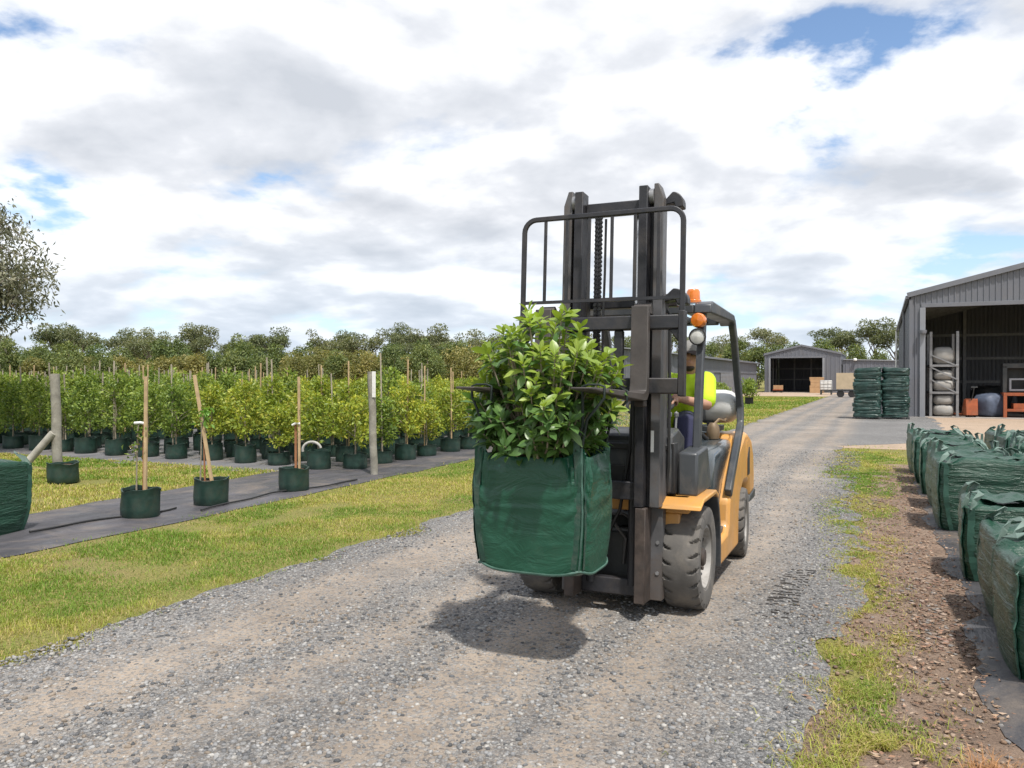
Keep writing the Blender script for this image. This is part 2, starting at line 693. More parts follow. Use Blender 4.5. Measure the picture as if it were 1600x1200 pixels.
yard = sheet('dirt_yard', M_YARD, 19.6, 39.0, lambda s: -1.5, 26.0, 0.004, ds=0.5, cols=6, rag=0.35, seed=21)
far_yard = sheet('dirt_yard', M_YARD, 72, 92, -13.0, 26.0, 0.004, ds=0.5, cols=6, rag=0.5, seed=24)
road = sheet('gravel_road', M_GRAVEL, -3.0, 84.0, lambda s: -4.42 + (0.3 if s > 20 else 0), road_right, 0.008, ds=0.12, cols=24, rag=0.26, seed=3, wav=0.008, drag=1.6)
soil = sheet('soil_strip', M_SOIL, 0.5, 16.2, lambda s: -0.12 + 0.14 * math.sin(s * 1.3) + 0.1 * math.sin(s * 3.1), 0.9, 0.004, cols=6, rag=0.3, seed=31)
bag_mat = sheet('weed_mat', M_WEED3, 1.0, 16.0, lambda s: 0.50 + 0.05 * math.sin(s * 2.3), 6.5, 0.010, ds=0.1, cols=30, rag=0.13, seed=41, wav=0.05, drag=2.4)
left_mat = sheet('weed_mat', M_WEED, 1.0, 40.0, lambda s: -7.05 - 0.035 * max(0, s - 8), lambda s: -9.0 - 0.06 * max(0, s - 5), 0.008, ds=0.3, cols=12, rag=0.10, seed=51, wav=0.03)
block_mat = sheet('weed_mat', M_WEED2, 10.3, 36.0, -48.0, -7.9, 0.004, ds=0.5, cols=24, rag=0.15, seed=61, wav=0.0)


# ------------------------------------------------------------------ loose stones, grass, litter
def in_view(x, y, margin=0.10):
    return (y > 1.2) & (np.abs(x) < (0.645 + margin) * y + 0.6)


def ico():
    p = (1 + 5 ** .5) / 2
    v = np.array([(-1, p, 0), (1, p, 0), (-1, -p, 0), (1, -p, 0), (0, -1, p), (0, 1, p), (0, -1, -p), (0, 1, -p), (p, 0, -1), (p, 0, 1), (-p, 0, -1), (-p, 0, 1)], float)
    v /= np.linalg.norm(v[0])
    f = np.array([(0, 11, 5), (0, 5, 1), (0, 1, 7), (0, 7, 10), (0, 10, 11), (1, 5, 9), (5, 11, 4), (11, 10, 2), (10, 7, 6), (7, 1, 8), (3, 9, 4), (3, 4, 2), (3, 2, 6), (3, 6, 8), (3, 8, 9), (4, 9, 5), (2, 4, 11), (6, 2, 10), (8, 6, 7), (9, 8, 1)])
    return v, f


def band_np(t, s):
    w = (fbm(t * 0.8, s * 0.18, 77, 4) - 0.5) * 0.5
    tt = t + w
    b = np.zeros_like(t)
    for c, wd, a in ((-3.72, 0.22, 1), (-2.85, 0.16, 0.8), (-1.95, 0.27, 0.9), (-1.1, 0.2, 0.9)):
        b = np.maximum(b, a * np.exp(-((tt - c) / (wd * 1.25)) ** 2))
    return b


def scatter_stones(n, region, sizes, seed, pal, zb):
    r = np.random.default_rng(seed)
    s, t = region(r, n)
    x, y = s * SD + t * CD, s * CD - t * SD
    ok = in_view(x, y)
    s, t, x, y = s[ok], t[ok], x[ok], y[ok]
    m = len(s)
    base, F = ico()
    V = np.repeat(base[None], m, 0) * (1 + 0.28 * (r.random((m, 12, 1)) - 0.5))
    sz = sizes[0] + (sizes[1] - sizes[0]) * r.random(m) ** 3.0
    V = V * (sz[:, None, None] * np.stack([0.75 + 0.6 * r.random(m), 0.7 + 0.5 * r.random(m), 0.45 + 0.35 * r.random(m)], 1)[:, None, :])
    a = r.random(m) * 6.283
    ca, sa = np.cos(a)[:, None], np.sin(a)[:, None]
    X = V[:, :, 0] * ca - V[:, :, 1] * sa
    Y = V[:, :, 0] * sa + V[:, :, 1] * ca
    V = np.stack([X + x[:, None], Y + y[:, None], V[:, :, 2] + zb + sz[:, None] * 0.25], -1)
    pal = np.array(pal)
    col = pal[r.integers(0, len(pal), m)] * (0.75 + 0.5 * r.random((m, 1)))
    cols = np.repeat(col[:, None], 12, 1).reshape(-1, 3)
    FF = (F[None] + (np.arange(m) * 12)[:, None, None]).reshape(-1, 3)
    return V.reshape(-1, 3), FF, cols


def stone_mat():
    m = NT('loose_stone')
    m.set(base=m.mix(1.0, m.attr(), m.ramp(m.noise(150, 4, 0.6), [(0.3, 0.75), (0.7, 1.2)]), 'MULTIPLY'), rough=0.85, spec=0.3)
    return m.mat


M_STONE = stone_mat()
GREY = [(0.18, 0.18, 0.18), (0.215, 0.214, 0.212), (0.255, 0.253, 0.25), (0.30, 0.295, 0.285), (0.10, 0.103, 0.107), (0.34, 0.325, 0.30), (0.23, 0.19, 0.15), (0.13, 0.13, 0.132)]


def road_region(r, n):
    d = 1.6 + 17.0 * r.random(n * 3) ** 2.0
    s = d
    t = -4.5 + 4.15 * r.random(n * 3)
    keep = (r.random(n * 3) > band_np(t, s) * 0.95) & (r.random(n * 3) < 0.35 + 1.1 * fbm(t * 1.7, s * 0.8, 88, 3))
    s, t = s[keep][:n], t[keep][:n]
    return s, t


V, F, cc = scatter_stones(82000, road_region, (0.003, 0.0155), 5, GREY, 0.010)
o = link('loose_gravel', fastmesh('loose_gravel', V, F, M_STONE, cc, smooth_all=False), road)
o.matrix_parent_inverse = Matrix.Rotation(-ROAD, 4, 'Z').inverted()
tag(o, kind='stuff')


def litter_region(r, n):
    s = 1.8 + 13 * r.random(n) ** 1.3
    t = -0.45 + 1.1 * r.random(n) ** 0.9
    return s, t


V, F, cc = scatter_stones(6500, litter_region, (0.003, 0.017), 8, [(0.24, 0.165, 0.115), (0.18, 0.12, 0.08), (0.28, 0.21, 0.155), (0.20, 0.135, 0.10), (0.19, 0.18, 0.17)], 0.006)
o = link('litter_chips', fastmesh('litter_chips', V, F, M_STONE, cc), soil)
o.matrix_parent_inverse = Matrix.Rotation(-ROAD, 4, 'Z').inverted()
tag(o, kind='stuff')


def bark_region(r, n):
    return 5.2 + 1.9 * r.random(n), 0.30 + 0.13 * r.normal(size=n)


V, F, cc = scatter_stones(900, bark_region, (0.005, 0.022), 18, [(0.27, 0.17, 0.13), (0.21, 0.135, 0.10), (0.33, 0.25, 0.20), (0.16, 0.115, 0.09), (0.24, 0.22, 0.20)], 0.008)
V[:, 2] = 0.006 + (V[:, 2] - 0.006) * 0.4
o = link('bark_chips', fastmesh('bark_chips', V, F, M_STONE, cc), soil)
o.matrix_parent_inverse = Matrix.Rotation(-ROAD, 4, 'Z').inverted()
tag(o, kind='stuff')


def blades(s, t, h, w, lean, col, seed, seg=2):
    """grass blades as bent strips"""
    r = np.random.default_rng(seed)
    x, y = s * SD + t * CD, s * CD - t * SD
    ok = in_view(x, y)
    x, y, h, w, lean, col = x[ok], y[ok], h[ok], w[ok], lean[ok], col[ok]
    m = len(x)
    a = r.random(m) * 6.283
    b = a + 1.57 + (r.random(m) - 0.5) * 1.5
    wx, wy = np.cos(a) * w / 2, np.sin(a) * w / 2
    lx, ly = np.cos(b) * lean * h, np.sin(b) * lean * h
    z0 = np.full(m, 0.0)
    p = [np.stack([x - wx, y - wy, z0], 1), np.stack([x + wx, y + wy, z0], 1)]
    if seg == 2:
        p += [np.stack([x + wx * .8 + lx * .35, y + wy * .8 + ly * .35, h * .6], 1), np.stack([x - wx * .8 + lx * .35, y - wy * .8 + ly * .35, h * .6], 1),
              np.stack([x + lx, y + ly, h * (1 - 0.35 * lean)], 1)]
        V = np.stack(p, 1).reshape(-1, 3)
        k = (np.arange(m) * 5)[:, None]
        F = [np.concatenate([k, k + 1, k + 2, k + 3], 1), np.concatenate([k + 3, k + 2, k + 4], 1)]
        cols = np.repeat(col[:, None], 5, 1).reshape(-1, 3)
    else:
        p += [np.stack([x + lx, y + ly, h], 1)]
        V = np.stack(p, 1).reshape(-1, 3)
        k = (np.arange(m) * 3)[:, None]
        F = [np.concatenate([k, k + 1, k + 2], 1)]
        cols = np.repeat(col[:, None], 3, 1).reshape(-1, 3)
    return V, F, cols


def merge(parts):
    Vs, Fs, Cs, off = [], {}, [], 0
    for V, F, c in parts:
        Vs.append(V)
        Cs.append(c)
        for f in F:
            Fs.setdefault(f.shape[1], []).append(f + off)
        off += len(V)
    return np.concatenate(Vs), [np.concatenate(v) for v in Fs.values()], np.concatenate(Cs)


def grass_cols(s, t, r, dry=0.0):
    k = fbm(s * 0.7, t * 0.7, 5, 4)
    k2 = fbm(s * 3, t * 3, 15, 3)
    d = np.clip((k - 0.46) * 2.6 + (k2 - 0.5) * 1.8 + 0.12 + dry, 0, 1)[:, None]
    g = np.array([0.16, 0.26, 0.035])
    y = np.array([0.38, 0.39, 0.08])
    c = g * (1 - d) + y * d
    straw = (r.random(len(s)) < 0.10 + 0.35 * d[:, 0])[:, None]
    c = np.where(straw, np.array([0.46, 0.37, 0.16]), c)
    return c * (0.7 + 0.6 * r.random((len(s), 1)))


def road_left_edge(s):
    return -4.42 + (fbm(s * 1.6, s * 0 + 3, 3, 5) - 0.5) * 0.52


def mat_near_edge(s):
    return -7.05 - 0.035 * np.maximum(0, s - 8)


M_GRASS = foliage('grass_blade', rough=0.6, transl=0.35, var=0.0, spec=0.25)
parts = []
r = np.random.default_rng(101)
# verge between the road and the black mat
n = 520000
s = 1.5 + 30 * r.random(n) ** 1.7
t = -7.5 + 3.35 * r.random(n)
dist = np.hypot(s * SD + t * CD, s * CD - t * SD)
thin = fbm(s * 1.3, t * 1.3, 45, 4)
edge = np.minimum(road_left_edge(s) + 0.10 - t, t - (mat_near_edge(s) - 0.12))
keep = (edge > -0.02) & (r.random(n) < np.clip(edge / 0.45, 0.10, 1)) & (r.random(n) < np.clip((thin - 0.24) * 4.5, 0.10, 1)) & (r.random(n) < np.clip(6.5 / dist, 0, 1) ** 0.8)
s, t, dist = s[keep], t[keep], dist[keep]
m = len(s)
lush = fbm(s * 1.9, t * 1.9, 25, 3)
h = (0.012 + 0.040 * r.random(m) ** 1.9) * (0.35 + 1.3 * lush ** 1.3)
w = 0.0038 * np.maximum(1, dist / 5.5)
parts.append(blades(s, t, h, w, 0.3 + 1.0 * r.random(m), grass_cols(s, t, r), 1))
# grass between the mat and the nursery block
n = 200000
s = 3 + 9.5 * r.random(n)
t = -20 + 11.3 * r.random(n)
dist = np.hypot(s * SD + t * CD, s * CD - t * SD)
keep = (s < 10.6) & (t < -8.9 - 0.06 * np.maximum(0, s - 5) - 0.1 * r.random(n)) & (fbm(s * 1.1, t * 1.1, 55, 4) > 0.30 + 0.14 * r.random(n))
s, t, dist = s[keep], t[keep], dist[keep]
m = len(s)
parts.append(blades(s, t, 0.02 + 0.045 * r.random(m) ** 2, 0.004 * np.maximum(1, dist / 5), 0.3 + 0.9 * r.random(m), grass_cols(s, t, r, 0.15), 2))
V, F, cc = merge(parts)
o = link('mown_grass', fastmesh('mown_grass', V, F, M_GRASS, cc))
tag(o, 'short mown yellow green grass on the verge beside the road', 'grass', kind='stuff')

# rough tufts on the right of the road: patches (s, t, rs, rt, blades, height)
parts = []
PATCH = [(3.15, -0.12, 0.55, 0.34, 9500, 0.085), (3.75, 0.00, 0.42, 0.26, 5200, 0.08), (4.35, -0.06, 0.36, 0.30, 4600, 0.07), (4.9, -0.12, 0.36, 0.28, 4200, 0.055), (4.1, -0.42, 0.18, 0.12, 900, 0.05),
         (2.6, -0.15, 0.40, 0.40, 5600, 0.10), (5.35, 0.08, 0.25, 0.15, 900, 0.05), (5.8, -0.1, 0.5, 0.22, 2600, 0.04), (6.5, 0.0, 0.45, 0.22, 2600, 0.04), (8.3, 0.05, 0.6, 0.2, 2200, 0.04), (10.2, 0.0, 0.8, 0.2, 2200, 0.04), (12.0, 0.1, 0.7, 0.2, 2000, 0.04),
         (7.1, -0.18, 0.50, 0.24, 5200, 0.05), (7.9, -0.22, 0.6, 0.26, 6500, 0.05), (8.8, -0.30, 0.6, 0.22, 2600, 0.04), (9.6, -0.42, 0.8, 0.26, 4600, 0.05), (10.8, -0.5, 0.7, 0.26, 4200, 0.045), (11.8, -0.3, 0.6, 0.3, 2200, 0.04),
         (12.7, -0.2, 0.6, 0.35, 2600, 0.045), (14.3, -0.30, 1.8, 0.68, 17000, 0.055), (17.2, -0.22, 2.3, 0.66, 14000, 0.055)]
for ps, pt, rs, rt, nb, hh in PATCH:
    a = r.random(nb) * 6.283
    q = np.abs(r.normal(0, 0.55, nb))
    s = ps + np.cos(a) * q * rs
    t = pt + np.sin(a) * q * rt
    ok = fbm(s * 5, t * 5, 65, 3) > 0.40 + 0.10 * r.random(nb)
    s, t = s[ok], t[ok]
    m = len(s)
    dist = np.hypot(s * SD + t * CD, s * CD - t * SD)
    h = hh * 0.85 * (0.2 + 0.8 * r.random(m) ** 1.6)
    parts.append(blades(s, t, h, 0.0042 * np.maximum(1, dist / 5), 0.45 + 1.2 * r.random(m), grass_cols(s, t, r, 0.38), int(ps * 100)))
V, F, cc = merge(parts)
o = link('rough_grass', fastmesh('rough_grass', V, F, M_GRASS, cc))
tag(o, 'patchy rough green grass along the gravel edge beside the row of bags', 'grass', kind='stuff')
# grass on the far left of the road towards the sheds, coarser
n = 60000
s = 22 + 46 * r.random(n) ** 1.4
t = -4.2 - 8 * r.random(n)
m = n
dist = np.hypot(s * SD + t * CD, s * CD - t * SD)
V, F, cc = merge([blades(s, t, 0.04 + 0.07 * r.random(m) ** 2, 0.004 * dist / 5, 0.3 + 0.8 * r.random(m), grass_cols(s * .4, t * .4, r, 0.0), 4)])
o = link('lawn_grass', fastmesh('lawn_grass', V, F, M_GRASS, cc))
tag(o, 'bright lawn between the gravel road and the long low shed', 'grass', kind='stuff')

# dry leaves, bark and twigs on the soil
n = 9000
s = 1.8 + 13.5 * r.random(n) ** 1.2
t = 0.28 + 0.26 * r.normal(size=n)
x, y = s * SD + t * CD, s * CD - t * SD
ok = in_view(x, y)
x, y = x[ok], y[ok]
m = len(x)
L = 0.004 + 0.020 * r.random(m) ** 2.2
Wd = L * (0.2 + 0.45 * r.random(m))
a = r.random(m) * 6.283
ux, uy = np.cos(a), np.sin(a)
z = 0.012 + 0.012 * r.random(m)
tz = (r.random((m, 2)) - 0.5) * 1.1
P = [np.stack([x + ux * L * i - uy * Wd * j, y + uy * L * i + ux * Wd * j, z + np.abs(tz[:, 0] * L * i + tz[:, 1] * Wd * j)], 1) for i, j in ((-1, 0), (0, -1), (1, 0), (0, 1))]
V = np.stack(P, 1).reshape(-1, 3)
k = (np.arange(m) * 4)[:, None]
F = np.concatenate([k, k + 1, k + 2, k + 3], 1)
pal = 1.25 * np.array([(0.21, 0.12, 0.075), (0.28, 0.19, 0.125), (0.14, 0.085, 0.055), (0.34, 0.25, 0.18), (0.26, 0.15, 0.10), (0.09, 0.065, 0.05)])
cc = np.repeat((pal[r.integers(0, 6, m)] * (0.7 + 0.5 * r.random((m, 1))))[:, None], 4, 1).reshape(-1, 3)
o = link('leaf_litter', fastmesh('leaf_litter', V, F, M_STONE, cc))
tag(o, 'brown dry leaf litter and bark on the soil beside the bags', 'leaf litter', kind='stuff')

# a dry straw coloured clump at the mat's edge
parts = []
n = 420
a = r.random(n) * 6.283
q = r.random(n) ** 0.7 * 0.11
s = 3.55 + np.cos(a) * q
t = 0.40 + np.sin(a) * q * 0.8
V, F, cc = blades(s, t, 0.05 + 0.11 * r.random(n), np.full(n, 0.0045), 0.5 + 0.9 * r.random(n), np.array([0.46, 0.26, 0.13]) * (0.7 + 0.5 * r.random((n, 1))), 9)
o = link('dry_grass_clump', fastmesh('dry_grass_clump', V, F, M_GRASS, cc))
tag(o, 'dead straw orange grass clump at the edge of the weed mat', 'grass', kind='stuff')

# the tread print a tyre left in the gravel
M_PRINT = plain('tread_print', (0.028, 0.025, 0.022), 0.9, var=0.4, bump=0.6, bscale=50)
tp = MB()
for i in range(18):
    yy = 5.50 + i * 0.083 + random.uniform(-.012, .012)
    for g in range(5):
        if random.random() < 0.20 + 0.25 * abs(i - 9) / 9:
            continue
        xx = -0.62 + (g - 2) * 0.040 + random.uniform(-.012, .012) + (yy - 6.25) * 0.04
        M = Matrix.Translation((xx, yy + (g - 2) * 0.008 + random.uniform(-.012, .012), 0.011)) @ Matrix.Rotation(random.uniform(-.5, .5), 4, 'Z')
        w2 = random.uniform(.014, .034)
        k_ = random.uniform(.9, 1.9)
        tp.prism([(-0.009 * k_, 0.0), (0.009 * k_, 0.0), (0.003, random.uniform(.004, .011)), (-0.004, .007)], 'x', -w2, w2)
        for q in range(-8, 0):
            tp.v[q] = tuple(M @ (Vector(tp.v[q]) + Vector((random.uniform(-.004, .004), random.uniform(-.004, .004), 0))))
o = tp.obj('tyre_print', M_PRINT, road, sm=30)
tag(o, kind='stuff')

# ------------------------------------------------------------------ foliage builders
def unit(v):
    return v / np.maximum(1e-9, np.linalg.norm(v, axis=-1, keepdims=True))


def leaf_quads(c, d, nrm, L, Wd, col, fold=0.25):
    """leaf shaped folded rhombs: c base (m,3), d direction, nrm rough normal"""
    d = unit(d)
    side = unit(np.cross(d, nrm))
    up = np.cross(side, d)
    L, Wd = L[:, None], Wd[:, None]
    p0 = c
    p1 = c + d * L * 0.45 + side * Wd / 2 + up * Wd * fold
    p2 = c + d * L - up * L * 0.12
    p3 = c + d * L * 0.45 - side * Wd / 2 + up * Wd * fold
    V = np.stack([p0, p1, p2, p3], 1).reshape(-1, 3)
    k = (np.arange(len(c)) * 4)[:, None]
    F = np.concatenate([np.concatenate([k, k + 1, k + 2], 1), np.concatenate([k, k + 2, k + 3], 1)])
    return V, [F], np.repeat(col[:, None], 4, 1).reshape(-1, 3)


def rand_dir(r, m):
    return unit(r.normal(size=(m, 3)))


def clump_crown(r, blobs, per, L, Wd, pal, droop=0.0, shell=0.55):
    """blobs: list of (centre, radii)"""
    out = []
    pal = np.array(pal)
    for c, rad in blobs:
        m = max(6, int(per * (rad[0] * rad[1] * rad[2]) ** (2 / 3)))
        u = rand_dir(r, m)
        q = (shell + (1 - shell) * r.random(m))[:, None] ** 0.7
        p = np.array(c) + u * np.array(rad) * q
        d = unit(u * 0.9 + rand_dir(r, m) * 0.9 + np.array([0, 0, 0.25 - droop]))
        nn = unit(u + rand_dir(r, m) * 0.6 + np.array([0, 0, 0.6]))
        tone = pal[r.integers(0, len(pal), m)] * (0.8 + 0.4 * r.random((m, 1))) * (0.88 + 0.24 * r.random())
        out.append(leaf_quads(p, d, nn, L * (0.65 + 0.7 * r.random(m)), Wd * (0.65 + 0.7 * r.random(m)), tone))
    return merge(out)


M_TREE = foliage('nursery_tree_leaf', rough=0.42, transl=0.40, var=0.20)
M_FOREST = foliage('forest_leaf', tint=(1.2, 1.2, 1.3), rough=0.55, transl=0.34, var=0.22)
M_GUM = foliage('gum_leaf', rough=0.5, transl=0.2, var=0.05)
M_BARK = plain('grey_bark', (0.20, 0.165, 0.13), 0.9, var=0.4, scale=9, bump=0.6, bscale=40)
M_TRUNK = plain('young_trunk', (0.26, 0.22, 0.165), 0.85, var=0.3, scale=20, bump=0.3, bscale=80)
M_STAKE = plain('pine_stake', (0.46, 0.33, 0.185), 0.8, var=0.22, scale=10, bump=0.25, bscale=70)
M_STAKE2 = plain('grey_stake', (0.36, 0.31, 0.24), 0.85, var=0.3, scale=10, bump=0.25, bscale=70)
M_REDWOOD = plain('red_stake', (0.33, 0.15, 0.07), 0.8, var=0.3, scale=10, bump=0.25, bscale=70)
M_TIMBER = plain('weathered_post', (0.27, 0.255, 0.215), 0.9, var=0.35, scale=5, bump=0.7, bscale=30, dirt=(0.12, 0.10, 0.075), dirt_amt=0.7)
M_BRACE = plain('pale_round_timber', (0.36, 0.34, 0.29), 0.9, var=0.25, scale=6, bump=0.5, bscale=30)
M_POT = plain('grow_bag_plastic', (0.012, 0.038, 0.028), 0.5, var=0.4, scale=7, bump=0.5, bscale=25, dirt=(0.07, 0.07, 0.05), dirt_amt=0.35)
M_MULCH = soil_mat('potting_mix', (0.05, 0.035, 0.025), (0.09, 0.065, 0.045), (0.14, 0.10, 0.07), 12)
M_WHITE = plain('white_plastic', (0.75, 0.74, 0.71), 0.5, var=0.1, dirt=(0.4, 0.36, 0.3), dirt_amt=0.5)


def grow_bag(mb, r, h, seed, flat=False):
    """a round soft grow bag with wobbling wall and a rolled rim"""
    rr = random.Random(seed)
    n = 28
    rows = [(0.0, 0.93), (0.06, 1.0), (0.35, 1.015), (0.7, 1.0), (0.93, 1.0), (0.97, 1.03), (1.0, 1.03), (1.0, 0.95), (0.9, 0.94)]
    ph = [rr.uniform(0, 6.28) for _ in range(5)]
    vs, fs = [], []
    for i, (q, k) in enumerate(rows):
        for j in range(n):
            a = 2 * math.pi * j / n
            wob = 1 + 0.02 * math.sin(3 * a + ph[0] + q * 3) + 0.014 * math.sin(7 * a + ph[1] - q * 5) + 0.008 * math.sin(13 * a + ph[2])
            zz = h * q + (0.012 * math.sin(2 * a + ph[3]) + 0.008 * math.sin(5 * a + ph[4])) * (q > 0.9)
            vs.append((r * k * wob * math.cos(a), r * k * wob * math.sin(a), zz))
    for i in range(len(rows) - 1):
        for j in range(n):
            fs.append((i * n + j, i * n + (j + 1) % n, (i + 1) * n + (j + 1) % n, (i + 1) * n + j))
    mb.add(vs, fs)


def soil_disc(mb, r, z, seed):
    rr = random.Random(seed)
    vs = [(0, 0, z + 0.02)]
    n = 16
    for k in (0.5, 0.97):
        for j in range(n):
            a = 2 * math.pi * j / n
            vs.append((r * k * math.cos(a), r * k * math.sin(a), z + rr.uniform(-.008, .014)))
    fs = [(0, 1 + j, 1 + (j + 1) % n) for j in range(n)] + [(1 + j, 1 + n + j, 1 + n + (j + 1) % n, 1 + (j + 1) % n) for j in range(n)]
    mb.add(vs, fs)


# ------------------------------------------------------------------ the nursery block: young trees in grow bags
GREENS = [(0.20, 0.28, 0.06), (0.26, 0.34, 0.075), (0.13, 0.20, 0.048), (0.32, 0.39, 0.09)]
YELLOWS = [(0.31, 0.37, 0.06), (0.38, 0.42, 0.065), (0.21, 0.28, 0.05), (0.44, 0.43, 0.075), (0.26, 0.33, 0.055)]
crown_me, far_me = {}, {}
pot_me, mulch_me, trunk_me, stake_me = [], [], [], []
for k in range(3):
    b = MB()
    grow_bag(b, 0.205, 0.31, k)
    pot_me.append(b.mesh('pot', M_POT, 50))
    b = MB()
    soil_disc(b, 0.195, 0.265, k)
    mulch_me.append(b.mesh('potting_mix', M_MULCH, 60))
for kind, pal in (('green', GREENS), ('yellow', YELLOWS)):
    for k in range(5):
        r = np.random.default_rng(200 + k + (50 if kind == 'yellow' else 0))
        blobs = []
        top = 1.28 + 0.16 * r.random() if kind == 'yellow' else 1.38 + 0.16 * r.random()
        for q in range(22):
            z = 0.54 + (top - 0.56) * (q + r.random()) / 22
            f = 1 - abs((z - 0.54) / (top - 0.54) - 0.42) * 1.15
            a = r.random() * 6.283
            rad = (0.36 if kind == 'yellow' else 0.31) * max(0.2, f) * (0.25 + 0.75 * r.random() ** 0.5)
            sz = 0.10 + 0.08 * r.random()
            blobs.append(((rad * math.cos(a), rad * math.sin(a), z), (sz, sz, sz * 0.9)))
        V, F, cc = clump_crown(r, blobs, 2500, 0.078, 0.042, pal, shell=0.3)
        crown_me[kind, k] = fastmesh('crown', V, F, M_TREE, cc)
    b = MB()
    rr = random.Random(5 if kind == 'green' else 6)
    base = [(0.01 * rr.uniform(-1, 1), 0.01 * rr.uniform(-1, 1), 0.25 + i * 0.18) for i in range(6)]
    b.tube(base, [0.016, 0.014, 0.012, 0.010, 0.007, 0.004], 6)
    for i in range(7):
        a = rr.uniform(0, 6.28)
        z = 0.55 + i * 0.08
        b.tube([(0, 0, z), (0.13 * math.cos(a), 0.13 * math.sin(a), z + 0.12), (0.26 * math.cos(a), 0.26 * math.sin(a), z + 0.2)], [0.007, 0.005, 0.002], 5)
    trunk_me.append(b.mesh('trunk', M_TRUNK, 60))
for k in range(3):
    b = MB()
    lean = (-0.04, 0.02, 0.05)[k]
    b.bar((0.05, 0.03, 0.1), (0.05 + lean, 0.03 - lean * .6, 1.66 + 0.09 * k), 0.024, 0.024)
    stake_me.append(b.mesh('stake', (M_STAKE2, M_STAKE, M_STAKE2)[k]))

pts = []
rr = random.Random(3)
for i in range(18):
    s = 11.45 + i * 0.78 + (i // 4) * 0.25
    for j in range(52):
        t = -8.35 - j * 0.86
        ss, tt = s + rr.uniform(-.07, .07), t + rr.uniform(-.07, .07)
        p = W(ss, tt)
        if rr.random() < 0.05 and j > 0 and i > 0:
            continue
        if p.y > 1 and p.x / p.y > -0.72 and p.x / p.y < 0.25:
            pts.append((p.y, p, ss, tt, i, j))
# a few stand out in front of the block
pts.sort(key=lambda q: q[0])
yl = 'yellow green young tree in a grow bag, inside the nursery block behind its edge rows'
gl = 'mid green young tree in a grow bag, inside the nursery block behind its edge rows'
far_parts = []
ORD = ['first', 'second', 'third', 'fourth', 'fifth', 'sixth', 'seventh', 'eighth', 'ninth', 'tenth', 'eleventh', 'twelfth', 'thirteenth', 'fourteenth', 'fifteenth', 'sixteenth', 'seventeenth', 'eighteenth', 'nineteenth', 'twentieth']
for idx, (d, p, s, t, i, j) in enumerate(pts):
    # yellow green stock stands along the road side of the block, darker stock away from it
    kind = 'yellow' if (-t - 8.3) < 2.5 + (s - 11.4) * 0.9 + 1.6 * math.sin(s * 1.7) and rr.random() < 0.93 else 'green'
    k = rr.randrange(5)
    sc = rr.uniform(0.74, 1.18)
    rz = rr.uniform(0, 6.28)
    if idx < 298:
        root = empty('potted_tree', p, rz)
        root.scale = (rr.uniform(.95, 1.08),) * 2 + (sc,)
        col = 'yellow green' if kind == 'yellow' else 'mid green'
        if j == 0:
            tag(root, f'{col} potted tree, {ORD[i]} from the corner post in the row along the black mat', 'potted tree')
        elif i == 0 and j <= 19:
            tag(root, f'{col} potted tree, {ORD[j]} from the corner post in the row along the grass', 'potted tree')
        else:
            tag(root, yl if kind == 'yellow' else gl, 'potted tree', 'young trees inside the nursery block, ' + col)
        link('crown', crown_me[kind, k], root)
        link('trunk', trunk_me[0 if kind == 'green' else 1], root)
        link('pot', pot_me[k % 3], root)
        if d < 19:
            link('potting_mix', mulch_me[k % 3], root)
        if (kind == 'green' and rr.random() < 0.72) or rr.random() < 0.14:
            so_ = link('stake', stake_me[rr.randrange(3)], root)
            so_.scale = (1, 1, rr.uniform(0.98, 1.12) / sc)
    else:
        far_parts.append((p, rz, sc, kind, k))
if far_parts:
    out = []
    r = np.random.default_rng(9)
    for p, rz, sc, kind, k in far_parts:
        me = crown_me[kind, k]
        co = np.empty(len(me.vertices) * 3, np.float32)
        me.vertices.foreach_get('co', co)
        co = co.reshape(-1, 4, 3)
        cl = np.empty(len(me.vertices) * 4, np.float32)
        me.color_attributes['Col'].data.foreach_get('color', cl)
        cl = cl.reshape(-1, 4, 4)[:, :, :3]
        sel = r.random(len(co)) < 0.3
        co, cl = co[sel], cl[sel]
        mid = co.mean(1, keepdims=True)
        co = mid + (co - mid) * 1.7
        c_, s_ = math.cos(rz), math.sin(rz)
        co = np.stack([co[..., 0] * c_ - co[..., 1] * s_ + p.x, co[..., 0] * s_ + co[..., 1] * c_ + p.y, co[..., 2] * sc], -1)
        V = co.reshape(-1, 3)
        kk = (np.arange(len(co)) * 4)[:, None]
        out.append((V, [np.concatenate([np.concatenate([kk, kk + 1, kk + 2], 1), np.concatenate([kk, kk + 2, kk + 3], 1)])], cl.reshape(-1, 3)))
    V, F, cc = merge(out)
    o = link('distant_nursery_trees', fastmesh('distant_nursery_trees', V, F, M_TREE, cc))
    tag(o, 'mass of young green trees far back in the nursery block', 'nursery trees', kind='stuff')


# ------------------------------------------------------------------ the wood behind
def limb_path(a, b, r, n=4, wig=0.06):
    a, b = np.array(a, float), np.array(b, float)
    L = np.linalg.norm(b - a)
    return [tuple(a + (b - a) * i / n + (r.normal(size=3) * wig * L if 0 < i < n else 0)) for i in range(n + 1)]


